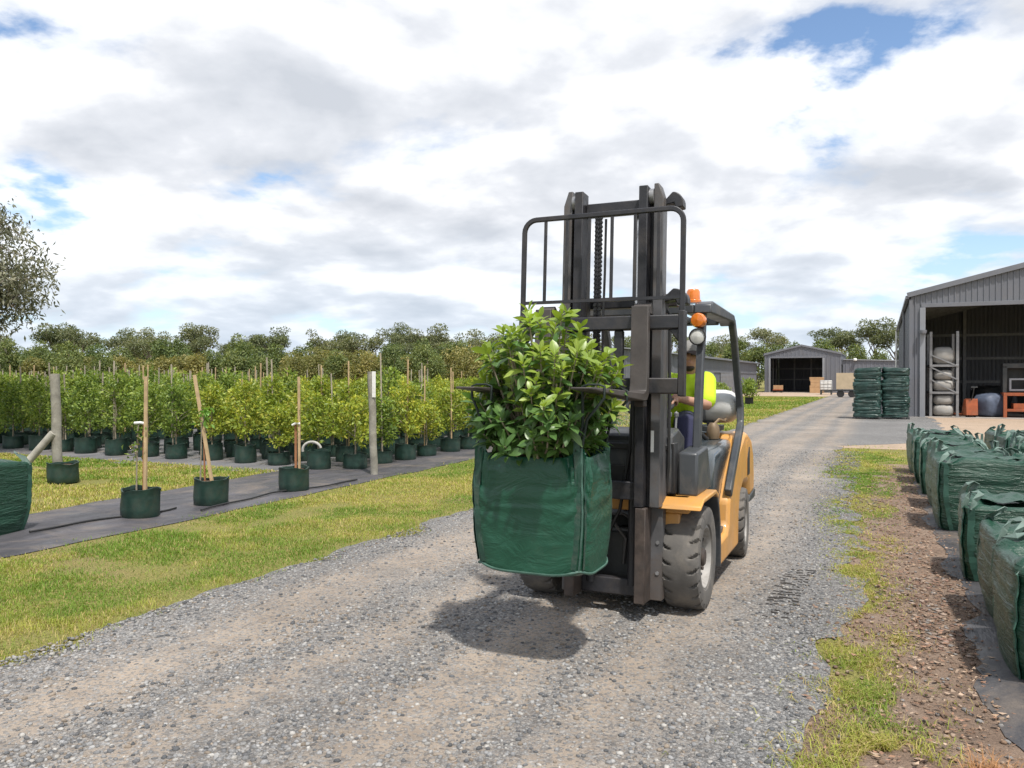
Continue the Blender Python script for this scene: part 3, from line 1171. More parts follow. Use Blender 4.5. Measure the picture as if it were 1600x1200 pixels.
def forest_tree(seed, kind):
    r = np.random.default_rng(seed)
    tb = MB()
    blobs = []
    if kind == 'gum':
        H = 7.5 + 2.0 * r.random()
        fork = H * 0.42
        tb.tube(limb_path((0, 0, -0.1), (0.2, 0, fork), r), [0.24, 0.2, 0.18, 0.16, 0.14], 8)
        for q in range(7):
            a = q * 0.9 + r.random()
            e = (1.9 * math.cos(a) * (0.5 + r.random() * .6), 1.9 * math.sin(a) * (0.5 + r.random() * .6), H * (0.72 + 0.24 * r.random()))
            tb.tube(limb_path((0.2, 0, fork), e, r), [0.11, 0.09, 0.07, 0.05, 0.03], 6)
            for w in range(3):
                sz = 0.75 + 0.45 * r.random()
                blobs.append(((e[0] + r.normal() * 0.55, e[1] + r.normal() * 0.55, min(H, e[2] + r.normal() * 0.35)), (sz, sz, sz * 0.55)))
        pal = [(0.13, 0.15, 0.075), (0.165, 0.18, 0.09), (0.09, 0.11, 0.055), (0.20, 0.20, 0.105)]
        per, L, wd, sh = 190, 0.30, 0.15, 0.35
    elif kind == 'bushy':
        H = 4.6 + 1.4 * r.random()
        tb.tube(limb_path((0, 0, -0.1), (0.1, 0.1, H * 0.8), r), [0.16, 0.14, 0.11, 0.08, 0.04], 6)
        for q in range(22):
            z = 0.9 + (H - 1.3) * r.random()
            f = 1 - abs(z / H - 0.45)
            a = r.random() * 6.283
            rad = 1.6 * f * r.random() ** 0.5
            sz = 0.65 + 0.4 * r.random()
            blobs.append(((rad * math.cos(a), rad * math.sin(a), z), (sz, sz, sz)))
        pal = [(0.19, 0.185, 0.06), (0.23, 0.215, 0.075), (0.14, 0.15, 0.05), (0.255, 0.225, 0.085)]
        per, L, wd, sh = 170, 0.27, 0.16, 0.4
    else:
        H = 6.0 + 1.8 * r.random()
        tb.tube(limb_path((0, 0, -0.1), (0, 0, H * 0.85), r), [0.2, 0.17, 0.13, 0.09, 0.04], 6)
        for q in range(26):
            z = 1.2 + (H - 1.7) * r.random()
            f = 1 - abs(z / H - 0.42) * 1.1
            a = r.random() * 6.283
            rad = 1.75 * f * r.random() ** 0.5
            sz = 0.6 + 0.45 * r.random()
            blobs.append(((rad * math.cos(a), rad * math.sin(a), z), (sz, sz, sz * 0.85)))
        pal = [(0.11, 0.15, 0.05), (0.15, 0.19, 0.065), (0.08, 0.11, 0.042), (0.185, 0.21, 0.075)]
        per, L, wd, sh = 180, 0.28, 0.16, 0.4
    V, F, cc = clump_crown(r, blobs, per, L, wd, pal, droop=0.3, shell=sh)
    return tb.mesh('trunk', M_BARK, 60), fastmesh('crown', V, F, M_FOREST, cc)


FT = {k: [forest_tree(300 + i * 7 + 41 * j, k) for i in range(4)] for j, k in enumerate(('gum', 'bushy', 'dark'))}
FL = {'gum': 'tall grey green gum tree with domed crown in the wood beyond the nursery',
      'bushy': 'low olive brown bushy tree at the front of the wood beyond the nursery',
      'dark': 'dense mid green tree in the wood beyond the nursery'}
FS = {'gum': 'tall gum tree with open domed crown standing behind the sheds',
      'bushy': 'olive bushy tree standing behind the sheds',
      'dark': 'dense green tree standing behind the sheds'}
rr = random.Random(17)


def put_tree(u, Y, kind, sc, shed=False):
    X = (u - 800) / 1240 * Y
    root = empty('tree', (X, Y, 0), rr.uniform(0, 6.28))
    root.scale = (sc * rr.uniform(.95, 1.12), sc * rr.uniform(.95, 1.12), sc)
    t_, c_ = rr.choice(FT[kind])
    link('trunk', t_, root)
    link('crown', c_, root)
    tag(root, (FS if shed else FL)[kind], 'tree', ('trees behind the sheds, ' if shed else 'trees of the wood, ') + kind)


for u in range(-100, 1010, 27):
    put_tree(u + rr.uniform(-9, 9), rr.uniform(62, 68), rr.choice(['bushy', 'bushy', 'dark']), rr.uniform(.52, .74))
for u in range(-110, 1060, 25):
    put_tree(u + rr.uniform(-10, 10), rr.uniform(72, 80), rr.choice(['dark', 'dark', 'bushy']), rr.uniform(.60, 0.84))
for u in range(-120, 1100, 62):
    put_tree(u + rr.uniform(-22, 22), rr.uniform(84, 90), 'gum', rr.uniform(.66, .80))
for u in range(-120, 1080, 21):
    put_tree(u + rr.uniform(-8, 8), rr.uniform(94, 104), 'dark', rr.uniform(.72, .92))
for u, Y, k, sc in ((60, 82, 'dark', .82), (125, 84, 'gum', .74), (225, 84, 'gum', .70), (300, 84, 'gum', .68), (375, 82, 'dark', .92), (415, 86, 'gum', .78), (570, 80, 'gum', .72), (640, 84, 'gum', .66), (668, 85, 'gum', .76), (695, 83, 'gum', .68),
                    (612, 58, 'dark', .60), (668, 58, 'dark', .58), (725, 66, 'bushy', .66)):
    put_tree(u, Y, k, sc)
for u in range(1010, 1470, 18):
    put_tree(u + rr.uniform(-8, 8), rr.uniform(108, 118), rr.choice(['dark', 'bushy', 'dark']), rr.uniform(.80, 1.12), True)
for u, Y, sc in ((1120, 124, .86), (1146, 128, .9), (1203, 124, 1.0), (1262, 128, .86), (1300, 126, 1.02), (1322, 124, .95), (1368, 120, 1.12), (1398, 118, 1.1), (1180, 126, .8)):
    put_tree(u, Y, 'gum', sc, True)

# the gum tree whose boughs reach in over the nursery from the left
r = np.random.default_rng(77)
root = empty('gum_tree', (-13.5, 16.4, 0))
tag(root, 'large grey leaved gum tree with drooping boughs over the nursery block', 'tree')
tb = MB()
tb.tube(limb_path((0, 0, -0.1), (0.3, 0.1, 2.2), r), [0.22, 0.19, 0.17, 0.15, 0.14], 10)
lv = []
tips = []
ends = [(3.0, -0.2, 4.3), (3.2, 0.3, 3.6), (2.7, 0.6, 3.2), (2.3, -0.5, 4.9), (1.2, 0.2, 5.5), (0.2, 1.6, 5.4), (-1.2, 0.5, 5.4), (-2.0, -0.6, 4.6), (0.4, -2.0, 5.0), (1.7, 1.4, 5.0), (-1.0, -1.7, 4.4), (2.4, -1.2, 4.2), (2.2, 1.2, 3.9),
        (2.9, 0.0, 4.9), (3.35, -0.5, 3.55), (1.6, -0.4, 5.2), (2.6, 0.4, 3.7)]
for e in ends:
    path = limb_path((0.3, 0.1, 2.0 + 0.3 * r.random()), e, r, 5, 0.05)
    tb.tube(path, [0.075, 0.06, 0.045, 0.032, 0.022, 0.010], 6)
    for q in range(34):
        i = r.integers(2, 6)
        st_ = np.array(path[i])
        en = st_ + r.normal(size=3) * np.array([0.34, 0.34, 0.34]) + np.array([0.05, 0, 0.02])
        tb.tube([tuple(st_), tuple((st_ + en) / 2 + r.normal(size=3) * 0.05), tuple(en)], [0.010, 0.006, 0.003], 4, cap=False)
        tips.append(en)
tips = np.array(tips)
m = len(tips) * 46  # leaves hang in loose bunches
c = np.repeat(tips, 46, 0) + r.normal(size=(m, 3)) * np.array([0.16, 0.16, 0.15])
pal = 1.25 * np.array([(0.13, 0.135, 0.09), (0.17, 0.17, 0.115), (0.09, 0.095, 0.065), (0.21, 0.20, 0.14)])
V, F, cc = leaf_quads(c, rand_dir(r, m) + np.array([0, 0, -0.8]), rand_dir(r, m), 0.10 + 0.06 * r.random(m), 0.032 + 0.018 * r.random(m), pal[r.integers(0, 4, m)] * (0.75 + 0.5 * r.random((m, 1))), 0.1)
tb.obj('trunk', M_BARK, root, sm=60)
link('crown', fastmesh('crown', V, F, M_GUM, cc), root)

# ------------------------------------------------------------------ single pots, stakes and posts on the left
def small_plant(parent, name, base, top, n, spread, seed, pal, L=0.06):
    r = np.random.default_rng(seed)
    b = np.array(base)
    d = np.array(top) - b
    k = r.random(n)[:, None]
    c = b + d * k + r.normal(size=(n, 3)) * spread
    V, F, cc = leaf_quads(c, rand_dir(r, n), rand_dir(r, n) + np.array([0, 0, 1.]), L * (0.7 + 0.6 * r.random(n)), L * 0.55 * (0.7 + 0.6 * r.random(n)), np.array(pal)[r.integers(0, len(pal), n)])
    return link(name, fastmesh(name, V, F, M_TREE, cc), parent)


def staked_pot(s, t, label, stakes, leaf=None, cap=None, trunk=None, rad=0.205, h=0.33, seed=0):
    root = empty('staked_pot', W(s, t, 0.012))
    tag(root, label, 'plant pot')
    b = MB()
    grow_bag(b, rad, h, seed)
    b.obj('pot', M_POT, root, sm=50)
    b = MB()
    soil_disc(b, rad * 0.95, h * 0.86, seed)
    b.obj('potting_mix', M_MULCH, root, sm=60)
    for a, e, w, m_ in stakes:
        b = MB()
        b.bar(a, e, w, w)
        b.obj('stake', m_, root, bevel=0.002)
    if trunk:
        b = MB()
        b.tube(trunk, [0.011, 0.009, 0.008, 0.006][:len(trunk)], 6)
        b.obj('trunk', M_TRUNK, root, sm=60)
    if cap:
        b = MB()
        b.tube(cap, 0.017, 8)
        b.obj('tree_tie', M_WHITE, root, sm=60)
    if leaf:
        small_plant(root, 'leaves', *leaf)
    return root


# stakes are given in world aligned metres from the pot's centre
staked_pot(6.39, -7.64, 'round pot with tall pale stake and flat white tie, next to the big ridged bag', [((0.05, 0, 0.2), (0.065, 0, 1.60), 0.034, M_STAKE), ((0.015, 0.04, 0.25), (0.02, 0.04, 1.08), 0.022, M_REDWOOD)],
           trunk=[(-0.05, 0, 0.25), (-0.045, 0, 0.6), (-0.03, 0, 1.0), (-0.02, 0, 1.06)], cap=[(-0.07, 0, 1.07), (0.0, 0, 1.075), (0.05, 0.0, 1.065)],
           leaf=((-0.09, 0, 0.55), (-0.03, 0, 0.98), 55, 0.05, 4, GREENS + [(0.33, 0.24, 0.16)], 0.06), seed=11)
staked_pot(7.4, -7.6, 'round pot with a stake leaning away from a tuft of bright leaves', [((0.02, 0, 0.2), (-0.22, 0.03, 1.62), 0.036, M_STAKE), ((-0.10, 0.05, 0.22), (-0.115, 0.05, 0.95), 0.018, M_REDWOOD)],
           trunk=[(-0.14, 0, 0.25), (-0.13, 0, 0.6), (-0.12, 0, 0.95), (-0.08, 0, 1.15)], leaf=((-0.12, 0, 1.02), (-0.03, 0, 1.22), 42, 0.045, 5, [(0.16, 0.32, 0.06), (0.20, 0.38, 0.09)], 0.075), seed=12)
staked_pot(8.81, -7.49, 'round pot with two upright stakes bound by a white tie, nearest the grey fence post', [((0.075, 0, 0.2), (0.07, 0, 1.60), 0.032, M_STAKE), ((0.02, 0.02, 0.2), (0.02, 0.02, 0.95), 0.03, M_REDWOOD)],
           cap=[(-0.02, -0.02, 0.92), (0.04, -0.025, 0.95), (0.09, -0.02, 0.94)], leaf=((0.07, 0, 0.9), (0.075, 0, 1.2), 24, 0.04, 6, YELLOWS, 0.06), seed=13)
staked_pot(8.02, -11.25, 'squat empty pot of mulch standing in front of the braced timber post', [], rad=0.215, h=0.30, seed=14)


def post(name, s, t, h, r_, label, tilt=0.0):
    root = empty(name, W(s, t))
    tag(root, label, 'post')
    b = MB()
    n = 6
    b.tube([(tilt * i / n + 0.006 * math.sin(i * 2), 0, -0.1 + (h + 0.1) * i / n) for i in range(n + 1)], [r_ * (1 - 0.05 * i / n) for i in range(n + 1)], 12)
    b.obj('shaft', M_TIMBER, root, sm=50)
    return root


px_, py_ = -7.10, 12.40
o = post('fence_post', *ST(px_, py_), 1.66, 0.072, 'stout grey round timber post behind the squat mulch pot', -0.04)
br = MB()
br.tube([(px_ - 0.04, py_ - 0.06, 0.74), (px_ - 0.34, py_ - 0.12, 0.36), (px_ - 0.66, py_ - 0.2, -0.04)], [0.056, 0.058, 0.06], 10)
o = br.obj('brace_pole', M_BRACE, sm=50)
tag(o, 'round pale timber brace leaning against the stout grey post', 'pole')
p = post('fence_post', 10.8, -7.52, 1.70, 0.062, 'grey timber fence post with a white plate, at the corner of the nursery block', -0.05)
b = MB()
b.box(-0.055 + 0.03, 0.045 - 0.01, -0.068, -0.062, 1.28, 1.70)
b.obj('plate', M_WHITE, p, bevel=0.001)
# pale irrigation pipe bent in a hoop among the front pots
b = MB()
c0 = W(11.05, -9.0)
hoop = [c0 + Vector((-0.16 * math.cos(a) * 1.0, 0.0, 0.34 + 0.14 * math.sin(a))) for a in np.linspace(-0.2, 2.9, 14)]
b.tube(hoop, 0.024, 8)
o = b.obj('irrigation_pipe', plain('dull_pipe', (0.40, 0.385, 0.35), 0.6, var=0.2), sm=60)
tag(o, 'pale plastic irrigation pipe bent in a hoop over a front pot', 'pipe')
b = MB()
grow_bag(b, 0.2, 0.34, 31)
o = link('grow_bag', b.mesh('grow_bag', M_POT, 50), loc=W(11.05, -8.85, 0.0))
tag(o, 'empty dark grow bag under the bent pale pipe', 'plant pot')
# black poly pipe lying along the mat
for s0, s1, t0, lab in ((5.2, 6.9, -7.75, 'thin black poly pipe on the weed mat by the big ridged bag'), (6.9, 10.0, -7.35, 'long thin black poly pipe on the weed mat past the leaning stake pot')):
    b = MB()
    q = np.linspace(s0, s1, 14)
    b.tube([W(x, t0 + 0.10 * math.sin(x * 2.1) + 0.05 * math.sin(x * 5), 0.042) for x in q], 0.011, 6)
    o = b.obj('poly_pipe', plain('black_poly', (0.02, 0.02, 0.02), 0.5), sm=60)
    tag(o, lab, 'pipe')

# ------------------------------------------------------------------ sheds
M_CLAD = plain('slate_steel_cladding', (0.150, 0.157, 0.178), 0.42, metal=0.0, var=0.07, scale=1.2, bump=0.04, bscale=15, dirt=(0.20, 0.175, 0.15), dirt_amt=0.25)
M_CLAD2 = plain('weathered_steel_cladding', (0.135, 0.142, 0.165), 0.5, var=0.1, scale=0.8, bump=0.05, bscale=10, dirt=(0.17, 0.15, 0.13), dirt_amt=0.3)
M_ROOF = plain('roof_steel', (0.25, 0.26, 0.28), 0.4, var=0.08, scale=1.0, bump=0.05, bscale=12)
M_TRIM = plain('steel_trim', (0.165, 0.17, 0.19), 0.45, var=0.08, scale=3, bump=0.04)
M_GALV = plain('galvanised_steel', (0.27, 0.27, 0.275), 0.45, metal=0.4, var=0.2, scale=8, bump=0.05)
M_SLAB = plain('shed_slab', (0.33, 0.30, 0.27), 0.85, var=0.2, scale=1.5, bump=0.2, bscale=20, dirt=(0.2, 0.15, 0.11))
M_ORANGE = plain('orange_paint', (0.33, 0.085, 0.03), 0.5, var=0.2, scale=5, dirt=(0.16, 0.09, 0.06), dirt_amt=0.6)
M_DARK = plain('dark_machine', (0.035, 0.04, 0.042), 0.55, var=0.3, scale=5, dirt=(0.1, 0.085, 0.07), dirt_amt=0.4)
M_CARD = plain('cardboard', (0.46, 0.29, 0.155), 0.85, var=0.12, scale=3)
M_PLY = plain('plywood', (0.52, 0.41, 0.28), 0.75, var=0.12, scale=2)
M_SACK = plain('white_sack', (0.34, 0.33, 0.31), 0.75, var=0.12, scale=6, bump=0.3, bscale=14, dirt=(0.36, 0.32, 0.27), dirt_amt=0.5)
M_BLUE = plain('faded_blue_tarp', (0.08, 0.10, 0.145), 0.6, var=0.3, scale=5, bump=0.4, bscale=10)
M_BLACK = plain('black_rubber', (0.022, 0.022, 0.022), 0.75, var=0.3, scale=10, bump=0.2)
M_GREENBAG = plain('folded_green_bag', (0.018, 0.052, 0.044), 0.42, var=0.4, scale=4, bump=0.5, bscale=18, dirt=(0.10, 0.13, 0.115), dirt_amt=0.4, bdist=0.02)


def ribbed(mb, f, x0, x1, z0, ztop, pitch=0.30, depth=0.03):
    """trapezoid ribbed sheet; f(x, d, z) -> point (d: out of the wall); ztop(x) or number, z0 the same"""
    zt = ztop if callable(ztop) else (lambda x: ztop)
    zb = z0 if callable(z0) else (lambda x: z0)
    prof = [(0.0, 0.0), (0.62, 0.0), (0.72, 1.0), (0.90, 1.0)]
    xs = []
    n = int(round((x1 - x0) / pitch))
    for i in range(n):
        for k, d in prof:
            xs.append((x0 + (i + k) * (x1 - x0) / n, d * depth))
    xs.append((x1, 0.0))
    vs, fs = [], []
    for x, d in xs:
        vs += [f(x, d, zb(x)), f(x, d, zt(x))]
    for i in range(len(xs) - 1):
        fs.append((2 * i, 2 * i + 2, 2 * i + 3, 2 * i + 1))
    mb.add(vs, fs)


def shed(root, wid, length, eave, apex, open0, open1, head, back_y=None, clad=M_CLAD, pitch=0.3, ridge=None, post_w=0.2, bays=4):
    rx = wid / 2 if ridge is None else ridge
    sl = lambda x: eave + (apex - eave) * (x / rx if x <= rx else (wid - x) / (wid - rx))
    b = MB()
    b.box(-0.1, wid + 0.1, -0.1, length, -0.1, 0.02)
    b.obj('floor_slab', M_SLAB, root)
    # sides
    b = MB()
    ribbed(b, lambda x, d, z: (-d, x, z), 0.0, length, 0.0, eave, pitch)
    b.obj('side_wall', clad, root)
    b = MB()
    ribbed(b, lambda x, d, z: (wid + d, x, z), 0.0, length, 0.0, eave, pitch)
    b.obj('side_wall', clad, root)
    # front: gable sheet over the opening and the jambs beside it
    b = MB()
    ribbed(b, lambda x, d, z: (x, -d, z), 0.0, wid, head, sl, pitch)
    b.obj('gable', clad, root)
    if open0 > 0.3:
        b = MB()
        ribbed(b, lambda x, d, z: (x, -d, z), 0.0, open0, 0.0, head, pitch)
        b.obj('front_wall', clad, root)
    if wid - open1 > 0.3:
        b = MB()
        ribbed(b, lambda x, d, z: (x, -d, z), open1, wid, 0.0, head, pitch)
        b.obj('front_wall', clad, root)
    by = back_y or length
    b = MB()
    ribbed(b, lambda x, d, z: (x, by - d, z), 0.05, wid - 0.05, 0.0, lambda x: sl(x) - 0.05, pitch)
    b.obj('back_wall', clad, root)
    if by < length:
        b = MB()
        ribbed(b, lambda x, d, z: (x, length + d, z), 0.0, wid, 0.0, sl, pitch)
        b.obj('end_wall', clad, root)
    # roof, two ribbed slopes
    for side in (0, 1):
        b = MB()
        xa, xb = (-0.12, rx) if side == 0 else (rx, wid + 0.12)
        def f(y, d, k, xa=xa, xb=xb):
            x = xa + (xb - xa) * k
            return (x, y, sl(min(max(x, 0), wid)) + 0.05 + d - (0.03 if x < 0 or x > wid else 0))
        ribbed(b, f, -0.12, length + 0.12, 0.0, 1.0, pitch)
        o = b.obj('roof', M_ROOF, root)
        sm_ = o.modifiers.new('thick', 'SOLIDIFY')
        sm_.thickness = 0.012
    # barge trim, gutter, corner trims, header
    b = MB()
    b.bar((-0.14, -0.10, eave + 0.05), (rx, -0.10, apex + 0.09), 0.06, 0.20)
    b.bar((rx, -0.10, apex + 0.09), (wid + 0.14, -0.10, eave + 0.05), 0.06, 0.20)
    b.obj('barge_trim', M_TRIM, root, bevel=0.006)
    b = MB()
    b.box(-0.20, -0.07, -0.1, length + 0.1, eave - 0.10, eave + 0.03)
    b.obj('gutter', M_TRIM, root, bevel=0.01)
    b = MB()
    b.box(open0 - 0.05, open1 + 0.05, -0.06, 0.05, head - 0.10, head + 0.06)
    b.obj('door_header', M_TRIM, root, bevel=0.006)
    b = MB()
    b.box(-0.06, 0.06, -0.07, 0.05, 0.0, eave - 0.12)
    b.obj('corner_trim', clad, root, bevel=0.006)
    for x in (open0, open1):
        b = MB()
        b.box(x - post_w / 2, x + post_w / 2, -0.09, 0.11, 0.0, head - 0.11)
        b.obj('door_post', M_ROOF, root, bevel=0.008)
    # inside: portal columns, girts and rafters
    for i in range(bays + 1):
        yy = 0.25 + (by - 0.5) * i / bays
        for x in (0.12, wid - 0.12):
            b = MB()
            b.box(x - 0.07, x + 0.07, yy - 0.1, yy + 0.1, 0.02, eave - 0.15)
            b.obj('column', M_GALV, root)
        b = MB()
        b.bar((0.1, yy, eave - 0.18), (rx, yy, apex - 0.18), 0.1, 0.22)
        b.bar((rx, yy, apex - 0.18), (wid - 0.1, yy, eave - 0.18), 0.1, 0.22)
        b.obj('rafter', M_GALV, root)
    for z in (1.3, 2.6, 3.9):
        if z < eave - 0.3:
            b = MB()
            b.box(0.1, wid - 0.1, by - 0.12, by - 0.045, z, z + 0.14)
            b.obj('girt', M_GALV, root)
            for x in (0.06, wid - 0.06):
                b = MB()
                b.box(x - 0.03, x + 0.03, 0.3, by - 0.13, z, z + 0.14)
                b.obj('girt', M_GALV, root)
    for i in range(1, 4):
        x = wid * i / 4
        b = MB()
        b.box(x - 0.08, x + 0.08, by - 0.32, by - 0.125, 0.02, sl(x) - 0.3)
        b.obj('column', M_GALV, root)


big = empty('storage_shed', W(35.95, 1.05), -ROAD)
tag(big, 'large slate grey steel shed with open front, racking and machines inside', 'shed')
shed(big, 12.4, 25.0, 4.88, 6.40, 0.42, 12.0, 4.52, back_y=15.0, pitch=0.2)
b = MB()
b.tube([(-0.12, 6.5, 4.8), (-0.12, 6.5, 0.05)], 0.05, 8)
b.obj('downpipe', M_TRIM, big, sm=60)
b = MB()
b.tube([(-0.16, 24.7, 4.8), (-0.16, 24.7, 0.05)], 0.07, 8)
b.obj('downpipe', M_WHITE, big, sm=60)
b = MB()
b.lathe([(0.0, 3.36), (0.13, 3.36), (0.15, 3.44), (0.15, 3.50), (0.0, 3.50)], 12, 'z', (0.42, -0.2, 0))
b.obj('post_lamp', M_TRIM, big, sm=40)

far = empty('far_shed', W(89.7, -11.5), -ROAD)
tag(far, 'far grey steel shed with open dark doorway at the end of the gravel road', 'shed')
shed(far, 7.6, 12.0, 4.05, 4.95, 0.45, 5.9, 3.80, clad=M_CLAD2, pitch=0.4, ridge=3.7)
lean = empty('lean_to_shed', W(90.3, -3.75), -ROAD)
tag(lean, 'low grey lean-to wing joining the far shed on the stacked bale side', 'shed')
b = MB()
ribbed(b, lambda x, d, z: (x, -d, z), 0.0, 10.0, 0.0, lambda x: 3.5 - 0.03 * x, 0.4)
b.obj('front_wall', M_CLAD2, lean)
b = MB()
b.box(-0.05, 10.2, -0.15, 11.0, 3.45, 3.55, Matrix.Rotation(0.03, 4, 'Y'))
b.obj('roof', M_ROOF, lean, bevel=0.01)
b = MB()
b.box(9.97, 10.03, 0.01, 10.9, 0, 3.1)
b.obj('side_wall', M_CLAD2, lean)
b = MB()
b.lathe([(0.0, 0.0), (0.17, 0.02), (0.2, 0.12), (0.14, 0.26), (0.0, 0.3)], 12, 'z', (1.2, -0.25, 3.35))
b.obj('flood_lamp', M_WHITE, lean, sm=60)

low = empty('low_shed', W(52.0, -12.2), -ROAD)
tag(low, 'long low grey shed wall with pale roof edge beside the lawn', 'shed')
b = MB()
ribbed(b, lambda x, d, z: (d, x, z), 0.0, 36.0, 0.0, 3.1, 0.4)
b.obj('side_wall', M_CLAD2, low)
b = MB()
ribbed(b, lambda x, d, z: (-x, -d, z), 0.0, 8.0, 0.0, lambda x: 3.1 + 0.12 * x if x < 4 else 3.58 - 0.12 * (x - 4), 0.4)
b.obj('end_wall', M_CLAD2, low)
b = MB()
b.prism([(0.25, 3.10), (-4.0, 3.62), (-8.2, 3.10), (-8.2, 3.18), (-4.0, 3.70), (0.25, 3.18)], 'y', -0.3, 36.3)
b.obj('roof', M_ROOF, low)
b = MB()
b.box(0.2, 0.32, -0.3, 36.3, 3.05, 3.20)
b.obj('gutter', M_TRIM, low, bevel=0.01)
for y0, y1, nm in ((6.0, 12.0, 'roller_door'), (15.0, 21.0, 'roller_door')):
    b = MB()
    n = 18
    vs, fs = [], []
    for i in range(n + 1):
        z = 0.02 + 2.0 * i / n
        for q, dx in ((0, 0.045), (0.5, 0.07)):
            if i == n and q:
                continue
            vs += [(dx, y0, z + q * 2.0 / n), (dx, y1, z + q * 2.0 / n)]
    m_ = len(vs) // 2
    b.add(vs, [(2 * i, 2 * i + 1, 2 * i + 3, 2 * i + 2) for i in range(m_ - 1)])
    b.obj(nm, M_CLAD, low)
b = MB()
b.box(0.04, 0.07, 0.0, 36, 2.02, 2.12)
b.obj('wall_rail', M_TRIM, low)

# ------------------------------------------------------------------ things in and around the sheds
def sack(name, c, size, m, seed, label=None, cat=None, group=None, parent=None, rz=0.0):
    """a soft lumpy sack"""
    rr = np.random.default_rng(seed)
    b = MB()
    n, k = 16, 9
    vs = []
    for i in range(k + 1):
        ph = math.pi * i / k
        for j in range(n):
            a = 2 * math.pi * j / n
            e = 0.55
            cx, sx = math.cos(a), math.sin(a)
            ct, st_ = math.cos(ph), math.sin(ph)
            p = np.array([math.copysign(abs(cx) ** e, cx) * abs(st_) ** e, math.copysign(abs(sx) ** e, sx) * abs(st_) ** e, -math.copysign(abs(ct) ** 0.7, ct)])
            p = p * (1 + 0.12 * (rr.random(3) - 0.5))
            vs.append((p[0] * size[0] / 2, p[1] * size[1] / 2, (p[2] * .5 + .5) * size[2]))
    fs = [(i * n + j, i * n + (j + 1) % n, (i + 1) * n + (j + 1) % n, (i + 1) * n + j) for i in range(k) for j in range(n)]
    b.add(vs, fs)
    o = b.obj(name, m, parent, sm=70, loc=c, rot=(0, 0, rz))
    if label:
        tag(o, label, cat, group)
    return o


# racking inside the front of the big shed, just behind the opening's post
rack = empty('storage_rack', W(36.5, 1.75, 0.02), -ROAD)
tag(rack, 'steel storage rack with shelves inside the open front of the large shed', 'rack')
for x in (0.05, 1.0):
    for y in (0.05, 2.3):
        b = MB()
        b.box(x - 0.05, x + 0.05, y - 0.05, y + 0.05, 0, 3.45)
        b.obj('upright', M_GALV, rack, bevel=0.004)
for z in (0.92, 2.02):
    b = MB()
    b.box(0.0, 1.05, -0.02, 2.35, z, z + 0.09)
    b.obj('shelf', M_GALV, rack, bevel=0.004)
for z0, z1 in ((0.95, 1.5), (1.5, 2.0), (2.05, 2.5)):
    b = MB()
    b.bar((0.05, -0.02, z1), (1.0, -0.02, z0), 0.03, 0.05)
    b.obj('brace', M_GALV, rack)
k = 0
for z, w, h, lab in ((2.11, 0.85, 0.72, 'plump white sack on the top shelf of the steel rack'), (1.01, 0.8, 0.5, 'white sack lying on the middle shelf of the steel rack'), (1.48, 0.74, 0.42, 'crumpled white sack stacked upon the middle shelf sack'),
                     (0.0, 0.78, 0.5, 'white sack on the slab at the foot of the steel rack'), (0.47, 0.74, 0.42, 'white sack stacked second from the slab in the steel rack')):
    p = rack.location + Vector((0.52 * CD + 0.5 * SD, -0.52 * SD + 0.5 * CD, z))
    sack('sack', p, (w, 0.95, h), M_SACK, 60 + k, lab, 'sack', rz=-ROAD)
    k += 1

# potting machine: orange bench frame with a dark cabinet above it
pm = empty('potting_machine', W(35.2, 5.05), -ROAD)
pm.location = W(36.6, 4.35, 0.02)
tag(pm, 'orange framed potting machine with dark cabinet in the open shed', 'machine')
for x in (0.06, 1.74):
    for y in (0.06, 0.9):
        b = MB()
        b.box(x - 0.06, x + 0.06, y - 0.06, y + 0.06, 0, 0.86)
        b.obj('leg', M_ORANGE, pm, bevel=0.006)
b = MB()
b.box(0, 1.8, 0, 0.98, 0.86, 0.98)
b.obj('bench', M_ORANGE, pm, bevel=0.01)
b = MB()
b.box(0.1, 1.7, 0.04, 0.92, 0.24, 0.34)
b.box(0.35, 1.5, 0.1, 0.8, 0.34, 0.56)
b.obj('lower_tray', M_ORANGE, pm, bevel=0.01)
b = MB()
for x in (0.0, 0.88):
    b.box(x, x + 0.16, 0.3, 0.95, 0.98, 2.05)
b.box(0.0, 1.04, 0.3, 0.95, 1.95, 2.15)
b.box(0.16, 0.88, 0.8, 0.95, 0.98, 1.95)
b.obj('cabinet', M_DARK, pm, bevel=0.02)
b = MB()
b.box(0.22, 0.82, 0.22, 0.3, 1.05, 1.12)
b.box(0.22, 0.82, 0.22, 0.3, 1.48, 1.55)
b.box(0.22, 0.29, 0.22, 0.3, 1.12, 1.48)
b.box(0.75, 0.82, 0.22, 0.3, 1.12, 1.48)
b.obj('guard_frame', M_TRIM, pm, bevel=0.005)
b = MB()
b.lathe([(0, 1.0), (0.28, 1.0), (0.36, 1.6), (0.36, 1.75), (0.30, 1.75), (0.0, 1.2)], 16, 'z', (1.42, 0.5, 0))
b.obj('hopper', M_DARK, pm, sm=40)

